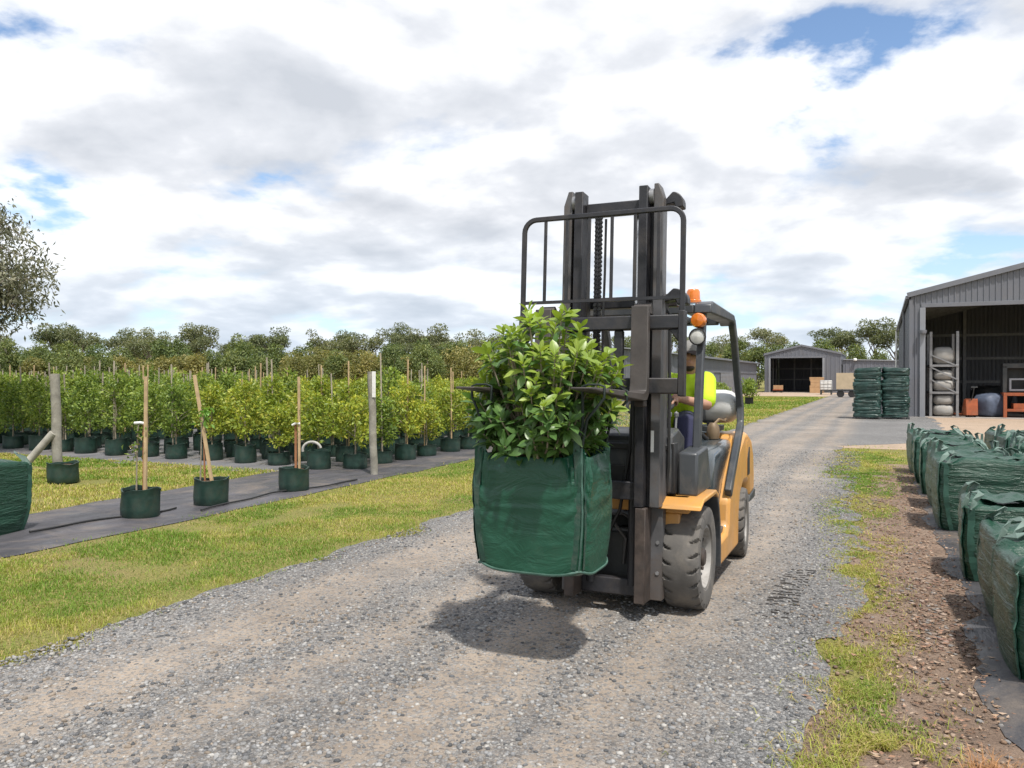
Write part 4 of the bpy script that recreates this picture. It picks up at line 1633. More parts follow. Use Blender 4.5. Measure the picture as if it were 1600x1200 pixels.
jack = empty('pallet_jack', W(36.3, 3.0, 0.02), -ROAD + 0.3)
tag(jack, 'orange pallet jack with upright handle beside the white sack rack', 'pallet jack')
b = MB()
b.prism([(0, 0.08), (0.45, 0.08), (0.45, 0.25), (0.25, 0.72), (0.05, 0.74)], 'x', 0.05, 0.5)
b.obj('body', M_ORANGE, jack, bevel=0.02)
for x in (0.0, 0.4):
    b = MB()
    b.box(x, x + 0.16, 0.4, 1.5, 0.05, 0.12)
    b.obj('fork', M_ORANGE, jack, bevel=0.01)
b = MB()
b.tube([(0.27, 0.05, 0.7), (0.27, -0.1, 1.0), (0.27, -0.16, 1.2)], 0.02, 8)
b.tube([(0.15, -0.16, 1.2), (0.4, -0.16, 1.2)], 0.02, 8)
b.obj('handle', M_DARK, jack, sm=50)
for x in (0.12, 0.42):
    b = MB()
    b.lathe([(0.0, -0.03), (0.08, -0.03), (0.08, 0.03), (0.0, 0.03)], 14, 'x', (x, 0.12, 0.08))
    b.obj('wheel', M_BLACK, jack, sm=40)
sack('covered_heap', W(37.2, 3.95, 0.02), (1.15, 0.9, 0.95), M_BLUE, 71, 'rounded heap under a faded blue tarp beside the orange pallet jack', 'heap', rz=0.3)
sack('covered_heap', W(43.0, 4.6, 0.02), (1.6, 1.3, 1.2), M_DARK, 72, 'dark covered heap near the back wall of the large shed', 'heap', rz=0.1)
sack('covered_heap', W(40.4, 6.1, 0.02), (1.5, 1.2, 1.5), M_DARK, 73, 'tall dark covered heap behind the potting machine', 'heap', rz=0.1)

# bales of folded bags in two stacks by the shed corner
def bale(p, seed, label, pallet):
    rr = random.Random(seed)
    root = empty('bag_bale', p, -ROAD)
    tag(root, label, 'bale')
    z = 0.0
    if pallet:
        b = MB()
        b.box(-0.5, 0.5, -0.45, 0.45, 0.07, 0.09)
        for x in (-0.45, 0, 0.45):
            b.box(x - 0.05, x + 0.05, -0.45, 0.45, 0, 0.07)
        b.obj('pallet', M_DARK, root, bevel=0.005)
        z = 0.09
    n = 7
    for i in range(n):
        th = (0.98 - z) / (n - i) * rr.uniform(0.85, 1.15) if i < n - 1 else 0.98 - z
        w = 0.485 + rr.uniform(-.03, .02)
        dd = 0.48 + rr.uniform(-.03, .02)
        tx, ty = rr.uniform(-.035, .035), rr.uniform(-.02, .02)
        ox, oy = rr.uniform(-.025, .025), rr.uniform(-.025, .025)
        r_ = np.random.default_rng(seed * 50 + i)
        vs = []
        m = 28
        rows = [(-0.15, 0.95), (0.1, 0.985), (0.35, 1.0), (0.6, 0.995), (0.85, 1.005), (1.08, 0.95), (1.0, 0.0)]
        for q, k in rows:
            for j in range(m):
                a = 2 * math.pi * j / m
                c_, s_ = math.cos(a), math.sin(a)
                e = 0.35
                x = math.copysign(abs(c_) ** e, c_) * w * k
                y = math.copysign(abs(s_) ** e, s_) * dd * k
                vs.append((x + ox + (r_.random() - .5) * .045, y + oy + (r_.random() - .5) * .045, z + q * th + (r_.random() - .5) * 0.035 + tx * x / w + ty * math.sin(a * 3 + i)))
        b = MB()
        b.add(vs, [(g * m + j, g * m + (j + 1) % m, (g + 1) * m + (j + 1) % m, (g + 1) * m + j) for g in range(len(rows) - 1) for j in range(m)])
        b.obj('folded_bag', M_GREENBAG, root, sm=60)
        z += th
    return root


c1, c2 = W(33.75, -0.52), W(34.15, 0.46)
bale(c1, 1, 'lower bale of folded green bags in the stack beside the gravel road', True)
bale(c1 + Vector((0, 0, 0.98)), 2, 'upper bale of folded green bags in the stack beside the gravel road', False)
bale(c2, 3, 'lower bale of folded green bags in the stack against the shed corner', True)
bale(c2 + Vector((0, 0, 0.98)), 4, 'upper bale of folded green bags in the stack against the shed corner', False)
b = MB()
b.tube([W(35.35, 0.75, 0.0), W(35.75, 0.95, 1.62)], 0.035, 8)
o = b.obj('white_pipe', M_WHITE, sm=50)
tag(o, 'white pipe leaning on the corner of the large shed', 'pipe')

# cartons, tote, board trailer and trolley by the far shed
def carton(p, sx, sy, sz, label, rz):
    root = empty('carton', p, rz)
    tag(root, label, 'carton')
    b = MB()
    b.box(-sx / 2, sx / 2, -sy / 2, sy / 2, 0, sz - 0.05)
    b.obj('box', M_CARD, root, bevel=0.01)
    b = MB()
    b.box(-sx / 2 - 0.015, sx / 2 + 0.015, -sy / 2 - 0.015, sy / 2 + 0.015, sz - 0.16, sz)
    b.obj('lid', M_CARD, root, bevel=0.01)


pc = W(88.5, -6.15)
carton(pc, 1.35, 1.1, 0.78, 'lowest cardboard carton stacked in the far shed doorway', -ROAD)
carton(pc + Vector((0.03, 0, 0.78)), 1.3, 1.1, 0.5, 'middle cardboard carton stacked in the far shed doorway', -ROAD + .05)
carton(pc + Vector((-0.02, 0, 1.28)), 1.3, 1.05, 0.36, 'top cardboard carton stacked in the far shed doorway', -ROAD - .04)

trolley = empty('trolley', W(88.6, -10.6), -ROAD)
tag(trolley, 'small orange timber trolley at the jamb of the far shed doorway', 'trolley')
b = MB()
b.box(0, 1.0, 0, 0.7, 0.25, 0.34)
b.obj('deck', M_ORANGE, trolley, bevel=0.01)
b = MB()
b.box(0, 1.0, 0.64, 0.7, 0.34, 0.78)
b.obj('tail_board', M_CARD, trolley, bevel=0.01)
for x in (0.12, 0.88):
    for y in (0.1, 0.6):
        b = MB()
        b.lathe([(0, -0.04), (0.13, -0.04), (0.13, 0.04), (0, 0.04)], 12, 'y', (x, y, 0.13))
        b.obj('wheel', M_BLACK, trolley, sm=40)

tote = empty('liquid_tote', W(80.0, -4.75), -ROAD)
tag(tote, 'white caged liquid tote on a dark base near the far shed', 'tote')
b = MB()
b.box(-0.5, 0.5, -0.45, 0.45, 0.45, 1.35)
b.obj('tank', M_WHITE, tote, bevel=0.06)
b = MB()
b.box(-0.52, 0.52, -0.47, 0.47, 0.36, 0.45)
for x in (-0.45, 0.45):
    b.box(x - 0.06, x + 0.06, -0.45, 0.45, 0.0, 0.36)
b.obj('stand', M_DARK, tote, bevel=0.01)
b = MB()
for x in (-0.51, -0.17, 0.17, 0.51):
    b.box(x - 0.012, x + 0.012, -0.475, -0.455, 0.45, 1.37)
for z in (0.7, 1.0, 1.36):
    b.box(-0.52, 0.52, -0.478, -0.458, z - 0.012, z + 0.012)
b.obj('cage', M_GALV, tote)

tr = empty('board_trailer', W(70.0, -2.55), -ROAD)
tag(tr, 'trailer carrying an upright pale plywood board beside the bale stacks', 'trailer')
b = MB()
b.box(-0.95, 0.75, -0.5, 0.7, 0.52, 0.62)
b.obj('bed', M_DARK, tr, bevel=0.01)
b = MB()
b.box(-0.82, 0.72, -0.53, -0.50, 0.66, 1.98)
b.obj('plywood_board', M_PLY, tr, bevel=0.004)
b = MB()
for x in (-0.7, 0.6):
    b.bar((x, -0.47, 0.62), (x, -0.47, 1.9), 0.05, 0.05)
b.obj('board_frame', M_CARD, tr)
for x in (-0.5, 0.35):
    b = MB()
    b.lathe([(0.1, -0.07), (0.27, -0.08), (0.29, -0.04), (0.29, 0.04), (0.27, 0.08), (0.1, 0.07)], 18, 'y', (x, -0.4, 0.29))
    b.obj('wheel', M_BLACK, tr, sm=50)
b = MB()
b.bar((-0.9, 0, 0.55), (-2.0, 0, 0.4), 0.07, 0.07)
b.obj('drawbar', M_DARK, tr)
b = MB()
b.bar((0.68, -0.4, 0.52), (0.68, -0.4, 0.0), 0.07, 0.07)
b.obj('prop_leg', M_WHITE, tr)

# shrubs in pots on the lawn edge
for k, (s, t, h, lab) in enumerate(((49.0, -7.2, 1.65, 'leafy shrub in a black tub standing alone at the lawn edge'), (58.0, -10.6, 1.3, 'rounded green shrub by the long low shed wall, farther of two'), (55.0, -10.7, 1.35, 'rounded green shrub by the long low shed wall, nearer of two'))):
    root = empty('potted_shrub', W(s, t))
    tag(root, lab, 'shrub')
    r = np.random.default_rng(500 + k)
    blobs = [((r.normal() * 0.25, r.normal() * 0.25, 0.5 + (h - 0.75) * r.random()), (0.3, 0.3, 0.25)) for _ in range(14)]
    V, F, cc = clump_crown(r, blobs, 900, 0.14, 0.08, GREENS + [(0.16, 0.22, 0.05)], shell=0.3)
    link('crown', fastmesh('crown', V, F, M_TREE, cc), root)
    b = MB()
    grow_bag(b, 0.24, 0.42, k)
    b.obj('pot', M_BLACK, root, sm=50)
    b = MB()
    b.tube([(0, 0, 0.3), (0.03, 0, 0.7), (0, 0.02, h - 0.3)], [0.03, 0.024, 0.01], 6)
    b.obj('trunk', M_TRUNK, root, sm=50)

# ------------------------------------------------------------------ bulk bags
def bag_mat(name, base, hi, bs=0.55, sc=5.0, zs=5.5):
    m = NT(name)
    col = m.ramp(m.noise(3.0, 7, 0.65, dist=0.4), [(0.3, base), (0.72, hi)])
    col = m.mix(m.ramp(m.noise(2.2, 8, 0.7), [(0.58, 0.0), (0.78, 0.22)]), col, (0.10, 0.13, 0.09))
    v = m.map((1, 1, zs))
    m.set(base=col, rough=m.ramp(m.noise(6, 5, 0.6), [(0.3, 0.30), (0.7, 0.5)]), spec=0.5)
    h1 = m.noise(sc, 5, 0.58, v, 1.4)
    b1 = m.bump(h1, bs, 0.035)
    wv = m.node('ShaderNodeTexWave', wave_type='BANDS', bands_direction='Z')
    wv.inputs['Scale'].default_value = 90
    wv.inputs['Distortion'].default_value = 1.0
    m.l.new(m.coord(), wv.inputs['Vector'])
    m.bump(wv.outputs['Fac'], 0.06, 0.003, b1)
    return m.mat


M_BAG = bag_mat('woven_green_bag', (0.006, 0.056, 0.030), (0.012, 0.082, 0.047), 0.42, 3.4, 2.2)
M_BAG2 = bag_mat('stored_green_bag', (0.007, 0.040, 0.022), (0.014, 0.066, 0.040), 0.7, 4.0, 6.5)
M_WEB = plain('green_webbing', (0.012, 0.052, 0.034), 0.6, var=0.3, scale=12, bump=0.3, bscale=160, dirt=(0.13, 0.15, 0.12), dirt_amt=0.5)
M_WEB3 = plain('side_webbing', (0.022, 0.075, 0.052), 0.6, var=0.3, scale=12, bump=0.3, bscale=160)
M_WEB4 = plain('faded_handle', (0.13, 0.19, 0.16), 0.6, var=0.3, scale=12, bump=0.3, bscale=160)
M_WEB2 = plain('pale_green_webbing', (0.05, 0.11, 0.085), 0.6, var=0.3, scale=12, bump=0.3, bscale=160)


def sq(a, e):
    c, s = math.cos(a), math.sin(a)
    return math.copysign(abs(c) ** e, c), math.copysign(abs(s) ** e, s)


def bag_surface(w, d, h, seed, belly, foot, wr, e=0.30, rim_up=0.0):
    """returns P(a, q): the point of the bag's wall at angle a, height q 0..1"""
    def P(a, q):
        x, y = sq(a, e + 0.18 * (1 - q) ** 3)
        corner = abs(math.sin(2 * a)) ** 3
        k = 1 + belly * math.sin(math.pi * min(1, q * 1.08)) - foot * (1 - q) ** 4
        n = float(fbm(a * 3.0 + 10, q * h * 26, seed, 4)) - 0.5
        n2 = float(fbm(a * 1.5 + 30, q * h * 9 + a * 1.2, seed + 7, 3)) - 0.5
        k += wr * (n * 0.6 + n2 * 0.8) * min(1, 6 * q)
        z = h * q + rim_up * corner * max(0, q - 0.5) * 2 * q
        return Vector((x * w / 2 * k, y * d / 2 * k, z))
    return P


def bulk_bag(loc, rz, w, d, h, seed, label, group=None, fold=0.09):
    rr = random.Random(seed)
    root = empty('bulk_bag', loc, rz)
    tag(root, label, 'bag', group)
    n, rows = 88, 34
    P = bag_surface(w * rr.uniform(.95, 1.03), d * rr.uniform(.95, 1.03), h, seed, rr.uniform(0.01, 0.06), rr.uniform(0.02, 0.09), 0.075, rr.uniform(0.2, 0.3))
    vs = []
    for i in range(rows + 1):
        q = i / rows
        for j in range(n):
            vs.append(P(2 * math.pi * j / n, q))
    # crumpled top folding inwards
    tops = [(0.97, 0.020), (0.88, 0.035), (0.72, 0.02), (0.5, -0.01), (0.25, -0.02), (0.02, -0.03)]
    for k, dz in tops:
        for j in range(n):
            a = 2 * math.pi * j / n
            p = P(a, 1.0)
            cr = float(fbm(p.x * k * 9 + 20, p.y * k * 9 + 20, seed + 3, 4)) - 0.5
            vs.append(Vector((p.x * k, p.y * k, h + dz + cr * fold * 1.9 * min(1, (1.05 - k) * 6))))
    m = rows + len(tops)
    b = MB()
    b.add(vs, [(i * n + j, i * n + (j + 1) % n, (i + 1) * n + (j + 1) % n, (i + 1) * n + j) for i in range(m) for j in range(n)] + [tuple(range(n))[::-1]])
    b.obj('body', M_BAG2, root, sm=75)
    # webbing up the sides, two on each face, and loose handles above
    for f in range(4):
        a0 = f * math.pi / 2
        for sgn in (-1, 1):
            a = a0 + sgn * 0.52
            path, side = [], []
            for i in range(13):
                q = 0.02 + 0.98 * i / 12
                p = P(a, q)
                out = Vector((math.cos(a0), math.sin(a0), 0))
                path.append(p + out * 0.003)
                side.append(Vector((-math.sin(a0), math.cos(a0), 0)))
            b = MB()
            b.strip(path, 0.05, 0.007, side)
            b.obj('webbing', M_WEB3, root)
    for f in range(4):
        a = math.pi / 4 + f * math.pi / 2
        p0, p1 = P(a - 0.32, 0.97), P(a + 0.32, 0.97)
        mid = (p0 + p1) / 2
        inn = Vector((-math.cos(a), -math.sin(a), 0))
        lean = rr.uniform(0.2, 0.95)
        L = rr.uniform(0.13, 0.19)
        tipc = mid + inn * L * lean + Vector((0, 0, 0.05 + L * (1 - lean * 0.7)))
        acr = (p1 - p0).normalized()
        path = [p0, p0 * 0.6 + tipc * 0.4 - acr * 0.01 + Vector((0, 0, 0.03)), tipc - acr * 0.05, tipc + Vector((0, 0, 0.012)), tipc + acr * 0.05, p1 * 0.6 + tipc * 0.4 + acr * 0.01 + Vector((0, 0, 0.025)), p1]
        side = [inn + Vector((0, 0, rr.uniform(0.2, 1.2)))] * 7
        b = MB()
        b.strip(path, 0.05, 0.005, side)
        b.obj('handle', M_WEB4, root)
    # a loose flap of the skirt lying over the top
    a = rr.uniform(0, 6.28)
    b = MB()
    g = 12
    vs = []
    for i in range(g + 1):
        for j in range(g + 1):
            x, y = (i / g - 0.5) * w * 0.62, (j / g - 0.5) * d * 0.5
            x, y = x * math.cos(a) - y * math.sin(a), x * math.sin(a) + y * math.cos(a)
            vs.append((x, y, h + 0.035 + 0.10 * (float(fbm(x * 7 + 5, y * 7 + 9, seed + 30, 4)) - 0.35)))
    b.add(vs, [(i * (g + 1) + j, (i + 1) * (g + 1) + j, (i + 1) * (g + 1) + j + 1, i * (g + 1) + j + 1) for i in range(g) for j in range(g)])
    o = b.obj('top_flap', M_BAG2, root, sm=60)
    return root


ROWLAB = 'filled green bulk bag in the long row on the pale weed mat, beside the soil strip'
row = [(4.72, 0.58, 'filled green bulk bag at the end of the row farthest from the sheds'), (5.66, 0.58, 'filled green bulk bag second from the end farthest from the sheds'),
       (6.97, 0.54, 'filled green bulk bag third from the end farthest from the sheds, before the gap'), (9.30, 0.53, 'wide faced green bulk bag just past the gap in the row'),
       (10.70, 0.50, 'filled green bulk bag second past the gap towards the sheds'), (12.0, 0.44, 'filled green bulk bag third past the gap towards the sheds'),
       (13.2, 0.42, 'filled green bulk bag second from the shed end of the row'), (14.5, 0.38, 'filled green bulk bag at the shed end of the row beside the grass patch')]
for i, (s, t, lab) in enumerate(row):
    w = (0.84, 0.80, 0.80, 0.96, 0.82, 0.82, 0.82, 0.82)[i]
    bulk_bag(W(s + 0.43, t + 0.44, 0.02), -ROAD + random.uniform(-.08, .08), w, w, (0.57, 0.56, 0.57, 0.70, 0.64, 0.64, 0.63, 0.64)[i], 40 + i, lab)
for i, (s, t) in enumerate(((9.9, 1.62), (11.2, 1.62), (12.45, 1.60), (13.7, 1.60), (14.9, 1.58))):
    bulk_bag(W(s + 0.4, t + 0.44, 0.02), -ROAD + random.uniform(-.1, .1), 0.82, 0.82, 0.64 + 0.03 * (i % 2), 60 + i, 'filled green bulk bag in the second row behind the row beside the soil strip', 'bags of the second row')
bulk_bag(Vector((-5.50, 8.0, 0.02)), -ROAD + 0.12, 0.86, 0.86, 0.69, 75, 'big ridged green bulk bag standing on the black mat left of the pots'.replace(' left of the pots', ' beside the round pots'))

# ------------------------------------------------------------------ the carried bag and its shrub
FA = R(24.2)
FO = Vector((0.76, 5.712, 0.012))


def FW(x, y, z=0.0):
    """forklift frame (x to its left, y to its rear) -> world"""
    return Vector((FO.x + math.cos(FA) * x + math.sin(FA) * y, FO.y - math.sin(FA) * x + math.cos(FA) * y, FO.z + z))


BX, BY, BZ, BW, BD, BH = -0.045, -1.315, 0.55, 0.665, 0.50, 0.635
hb = empty('carried_bag', FW(BX, BY, BZ), -FA)
tag(hb, 'smooth dark green bulk bag with a leafy shrub, slung from the forklift forks', 'bag')
P0 = bag_surface(BW, BD, BH, 90, 0.035, 0.0, 0.016, 0.24, rim_up=0.03)


def PH(a, q):
    p = P0(a, q)
    # fabric drawn in at the rim between the straps, and creases fanning from them
    c, s = math.cos(a), math.sin(a)
    mid = abs(math.cos(2 * a)) ** 1.5
    k = 1 - 0.06 * mid * max(0, (q - 0.72) / 0.28) ** 2
    p.x *= k
    p.y *= k
    fan = (math.sin(a * 34 + 2.5 * math.sin(q * 5)) + 0.6 * math.sin(a * 61 + q * 9)) * 0.013 * max(0, q - 0.5) ** 1.3 * 2.2
    drape = (float(fbm(a * 2.2, q * 16 + 2.5 * abs(math.cos(2 * a)), 123, 4)) - 0.5) * 0.022 * math.exp(-((q - 0.62) / 0.28) ** 2)
    p += Vector((c, s, 0)) * (fan + drape)
    p.z -= 0.03 * mid * max(0, (q - 0.6) / 0.4) ** 2
    p.z -= 0.028 * (mid - 0.3) * (1 - q) ** 2
    return p


n, rows = 168, 56
vs = []
under = [(0.0, -0.060), (0.35, -0.056), (0.7, -0.044), (0.88, -0.028), (0.965, -0.010)]
for k, dz in under:
    for j in range(n):
        p = PH(2 * math.pi * j / n, 0.0)
        vs.append(Vector((p.x * k, p.y * k, dz)))
for i in range(rows + 1):
    for j in range(n):
        vs.append(PH(2 * math.pi * j / n, i / rows))
for k, dz in ((0.985, 0.002), (0.96, -0.02), (0.955, -0.10)):
    for j in range(n):
        p = PH(2 * math.pi * j / n, 1.0)
        vs.append(Vector((p.x * k, p.y * k, p.z + dz)))
m = len(under) + rows + 3
b = MB()
b.add(vs, [(i * n + j, i * n + (j + 1) % n, (i + 1) * n + (j + 1) % n, (i + 1) * n + j) for i in range(m) for j in range(n)])
b.obj('body', M_BAG, hb, sm=80)
# seams: along the base and up the four corners
b = MB()
ring = []
for j in range(72):
    a = 2 * math.pi * j / 72
    p = PH(a, 0.0)
    ring.append(Vector((p.x * 1.01, p.y * 1.01, p.z - 0.004)))
b.tube(ring, 0.0075, 6, closed=True)
b.obj('base_seam', M_WEB2, hb, sm=60)
for f in range(4):
    a = math.pi / 4 + f * math.pi / 2
    b = MB()
    out = Vector((math.cos(a), math.sin(a), 0))
    b.tube([PH(a, i / 20) + out * 0.004 for i in range(21)], 0.0065, 6)
    b.obj('corner_seam', M_WEB2, hb, sm=60)
    for sgn in (-1, 1):
        aa = a + sgn * 0.20
        fa0 = round((aa - 0.0) / (math.pi / 2)) * math.pi / 2
        o2 = Vector((math.cos(fa0), math.sin(fa0), 0))
        sd_ = Vector((-math.sin(fa0), math.cos(fa0), 0))
        b = MB()
        b.strip([PH(aa, 0.02 + 0.97 * i / 18) + o2 * 0.003 for i in range(19)], 0.034, 0.003, sd_)
        b.obj('webbing', M_WEB, hb)
b = MB()
soil_disc(b, 0.31, 0, 4)
b.v = [(x, y * 0.74, z + BH - 0.075) for x, y, z in b.v]
b.obj('potting_mix', M_MULCH, hb, sm=60)

# shrub
TIP = math.tan(R(3.5))
sh = empty('shrub', FW(BX, BY, BZ + BH - 0.08), -FA)
tag(sh, 'glossy leaved green shrub growing in the bag slung from the forks', 'shrub')


def leaf_mesh(name, m, curl, cup, L=1.0, Wd=0.42):
    vs, fs = [], []
    n = 6
    for i in range(n + 1):
        q = i / n
        w = Wd / 2 * (math.sin(math.pi * q ** 1.15) ** 0.75) * (1.0 if 0 < i < n else 0.03)
        z = -curl * q * q
        for k in (-1, 0, 1):
            vs.append((k * w, q * L, z + abs(k) * w * cup))
    for i in range(n):
        for k in range(2):
            a = i * 3 + k
            fs.append((a, a + 1, a + 4, a + 3))
    b = MB()
    b.add(vs, fs)
    me = b.mesh(name, m, 80)
    return me, np.array(vs), np.array(fs)


def shrub_leaf(name, a, b_, c):
    m = NT(name)
    r_ = m.rand()
    col = m.ramp(r_, [(0.0, a), (0.5, b_), (1.0, c)])
    sepn = m.node('ShaderNodeSeparateXYZ')
    m.l.new(m.coord(), sepn.inputs[0])
    rib = m.ramp(m.math('ABSOLUTE', sepn.outputs[0]), [(0.0, 1.5), (0.025, 1.0)])
    col = m.mix(1.0, col, rib, 'MULTIPLY')
    m.set(base=col, rough=0.36, spec=0.45)
    tr_ = m.node('ShaderNodeBsdfTranslucent')
    m.l.new(m.mix(1.0, col, (1.4, 1.4, 0.6), 'MULTIPLY'), tr_.inputs[0])
    mx = m.node('ShaderNodeMixShader')
    mx.inputs[0].default_value = 0.32
    m.l.new(m.bsdf.outputs[0], mx.inputs[1])
    m.l.new(tr_.outputs[0], mx.inputs[2])
    m.l.new(mx.outputs[0], m.out.inputs[0])
    return m.mat


L_OLD = shrub_leaf('old_shrub_leaf', (0.07, 0.145, 0.042), (0.10, 0.19, 0.055), (0.15, 0.245, 0.075))
L_NEW = shrub_leaf('new_shrub_leaf', (0.19, 0.28, 0.045), (0.25, 0.34, 0.06), (0.31, 0.39, 0.08))
LM = [(leaf_mesh('leaf', L_OLD, cu, cp), leaf_mesh('leaf', L_NEW, cu, cp)) for cu, cp in ((0.15, 0.35), (0.32, 0.25), (0.5, 0.3))]
r = np.random.default_rng(404)
stems = MB()
leaves = []
RX, RY, RZ = 0.53, 0.45, 0.90
tips = []
tries = 0
while len(tips) < 172 and tries < 14000:
    tries += 1
    u = rand_dir(r, 1)[0]
    if u[2] < -0.25:
        continue
    k = 0.62 + 0.42 * r.random()
    lump = 0.74 + 0.42 * vnoise(u[0] * 2.3 + 5, u[1] * 2.3 + u[2] * 2 + 5, 8)
    zz = 0.20 + (RZ - 0.22) * max(-0.12, u[2]) * k * lump
    waist = 0.66 + 0.34 * min(1, max(0, zz / 0.36))
    p = np.array([u[0] * RX * k * lump * waist - 0.03, u[1] * RY * k * lump * waist, zz])
    if all(np.linalg.norm(p - q) > 0.063 for q, _ in tips):
        ax = unit(np.array([u[0] * 0.6, u[1] * 0.6, 0.95]))
        tips.append((p, ax))
for p, ax in tips:
    b0 = np.array([p[0] * 0.18 + r.normal() * 0.02, p[1] * 0.18 + r.normal() * 0.02, 0.0])
    mid = b0 * 0.4 + p * 0.6 + np.array([0, 0, -0.06])
    mid[2] = max(mid[2], 0.05)
    stems.tube([tuple(b0), tuple((b0 + mid) / 2 + r.normal(size=3) * 0.015), tuple(mid), tuple(p)], [0.010, 0.008, 0.006, 0.0035], 5, cap=False)
    new = p[2] > 0.28 + 0.18 * r.random()
    nl = 11
    t1 = unit(np.cross(ax, [0.3, 0.2, 1.0]))
    t2 = np.cross(ax, t1)
    ph0 = r.random() * 6.28
    for q in range(nl):
        ph = ph0 + q * 2.4
        til = R(22 + 66 * q / nl + r.normal() * 7)
        back = 0.085 * q / nl
        d = ax * math.cos(til) + (t1 * math.cos(ph) + t2 * math.sin(ph)) * math.sin(til)
        L = (0.058 + 0.05 * r.random()) * (0.75 if q < 2 else 1.0)
        leaves.append((p - ax * back, d, ax, L, new and q < 9))
    # older leaves down the stem
    for q in range(4):
        k = 0.45 + 0.5 * r.random()
        c = b0 * (1 - k) + p * k
        d = unit(rand_dir(r, 1)[0] + np.array([0, 0, 0.1]) + unit(np.array([p[0], p[1], 0.01])) * 0.4)
        leaves.append((c, d, np.array([0, 0, 1.0]), 0.09 + 0.03 * r.random(), False))
stems.obj('stem', M_TRUNK, sh, sm=60)
# the 300 leaves that show largest are objects, the rest one part
camloc = np.array([0, 0, 1.6])
Mw = Matrix.Translation(sh.location) @ Matrix.Rotation(-FA, 4, 'Z')
scored = []
for i, (c, d, ax, L, new) in enumerate(leaves):
    pw = Mw @ Vector(c)
    out = Vector(c).normalized()
    to = (Vector(camloc) - pw).normalized()
    front = (Mw.to_3x3() @ Vector((c[0], c[1], c[2] - 0.3))).dot(to)
    scored.append((front + 0.5 * L, i))
scored.sort(reverse=True)
vis = set(i for _, i in scored[:296])
rest_v, rest_f, rest_m, off = [], [], [], 0
for i, (c, d, ax, L, new) in enumerate(leaves):
    d = Vector(d).normalized()
    s_ = d.cross(Vector(ax) + Vector(r.normal(size=3)) * 0.25)
    if s_.length < 1e-4:
        s_ = d.orthogonal()
    s_.normalize()
    up = s_.cross(d)
    M = Matrix((s_, d, up)).transposed().to_4x4()
    k = r.integers(0, 3)
    me, lv_, lf_ = LM[k][1 if new else 0]
    M = Matrix.Translation(Vector(c)) @ M @ Matrix.Diagonal((L * (0.9 + 0.3 * r.random()), L, L, 1))
    if i in vis:
        o = link('leaf', me, sh)
        o.matrix_local = M
    else:
        A = np.array(M)
        rest_v.append(lv_ @ A[:3, :3].T + A[:3, 3])
        rest_f.append(lf_ + off)
        rest_m.append(np.full(len(lf_), 1 if new else 0))
        off += len(lv_)
o = link('inner_leaves', fastmesh('inner_leaves', np.concatenate(rest_v), np.concatenate(rest_f), [L_OLD, L_NEW], fmat=np.concatenate(rest_m), smooth_all=True), sh)
tag(o, kind='stuff')

# ------------------------------------------------------------------ the forklift
def paint_mat(name, base):
    m = NT(name)
    col = m.ramp(m.noise(2.5, 6, 0.6), [(0.3, tuple(c * .9 for c in base)), (0.7, tuple(c * 1.06 for c in base))])
    dust = m.ramp(m.noise(3.0, 8, 0.7, m.map((1, 1, 0.35)), 0.5), [(0.46, 0.0), (0.70, 0.5)])
    col = m.mix(dust, col, (0.36, 0.25, 0.15))
    scr = m.ramp(m.noise(14.0, 3, 0.5, m.map((0.25, 1, 6.0), rot=(0.3, 0, 0))), [(0.70, 0.0), (0.73, 0.6)])
    col = m.mix(scr, col, (0.20, 0.12, 0.06))
    chip = m.ramp(m.noise(55.0, 6, 0.7), [(0.66, 0.0), (0.69, 0.85)])
    col = m.mix(chip, col, (0.09, 0.075, 0.065))
    m.set(base=col, rough=m.ramp(m.noise(4, 6, 0.65), [(0.3, 0.32), (0.7, 0.6)]), coat=0.15)
    m.bump(m.noise(40, 5, 0.6), 0.06, 0.004)
    return m.mat


M_YEL = paint_mat('orange_yellow_paint', (0.62, 0.30, 0.065))
M_FGREY = plain('dark_grey_paint', (0.052, 0.057, 0.063), 0.40, var=0.2, scale=4, bump=0.06, bscale=60, dirt=(0.17, 0.15, 0.125), dirt_amt=0.5)
M_HOOD = plain('glossy_hood', (0.045, 0.058, 0.066), 0.22, var=0.2, scale=3, bump=0.03, dirt=(0.13, 0.12, 0.11), dirt_amt=0.35, coat=0.4)
M_MAST = plain('worn_mast_steel', (0.022, 0.022, 0.026), 0.45, var=0.4, scale=7, bump=0.3, bscale=35, dirt=(0.06, 0.05, 0.043), dirt_amt=0.65)
M_MASTL = plain('lit_dusty_mast_steel', (0.085, 0.084, 0.087), 0.48, var=0.25, scale=5, bump=0.25, bscale=35, dirt=(0.10, 0.075, 0.058), dirt_amt=0.8)  # lighter copy of mast steel: sun on the rail faces put into the colour
M_RUST = plain('rusty_steel', (0.055, 0.041, 0.034), 0.65, var=0.45, scale=14, bump=0.4, bscale=40, dirt=(0.035, 0.032, 0.03), dirt_amt=0.8)
M_FORK = plain('fork_steel', (0.062, 0.052, 0.047), 0.55, var=0.35, scale=6, bump=0.3, bscale=30, dirt=(0.06, 0.055, 0.05), dirt_amt=0.7)
M_TYRE = plain('dusty_tyre', (0.115, 0.108, 0.10), 0.88, var=0.25, scale=8, bump=0.35, bscale=60, dirt=(0.21, 0.185, 0.155), dirt_amt=0.65)
M_RIM = plain('dusty_rim', (0.33, 0.315, 0.295), 0.55, var=0.2, scale=10, bump=0.2, dirt=(0.14, 0.12, 0.1), dirt_amt=0.7)
M_CHROME = plain('polished_rod', (0.55, 0.55, 0.55), 0.2, metal=1.0, var=0.1)
M_SEAT = plain('black_vinyl', (0.02, 0.02, 0.021), 0.5, var=0.2, bump=0.2)
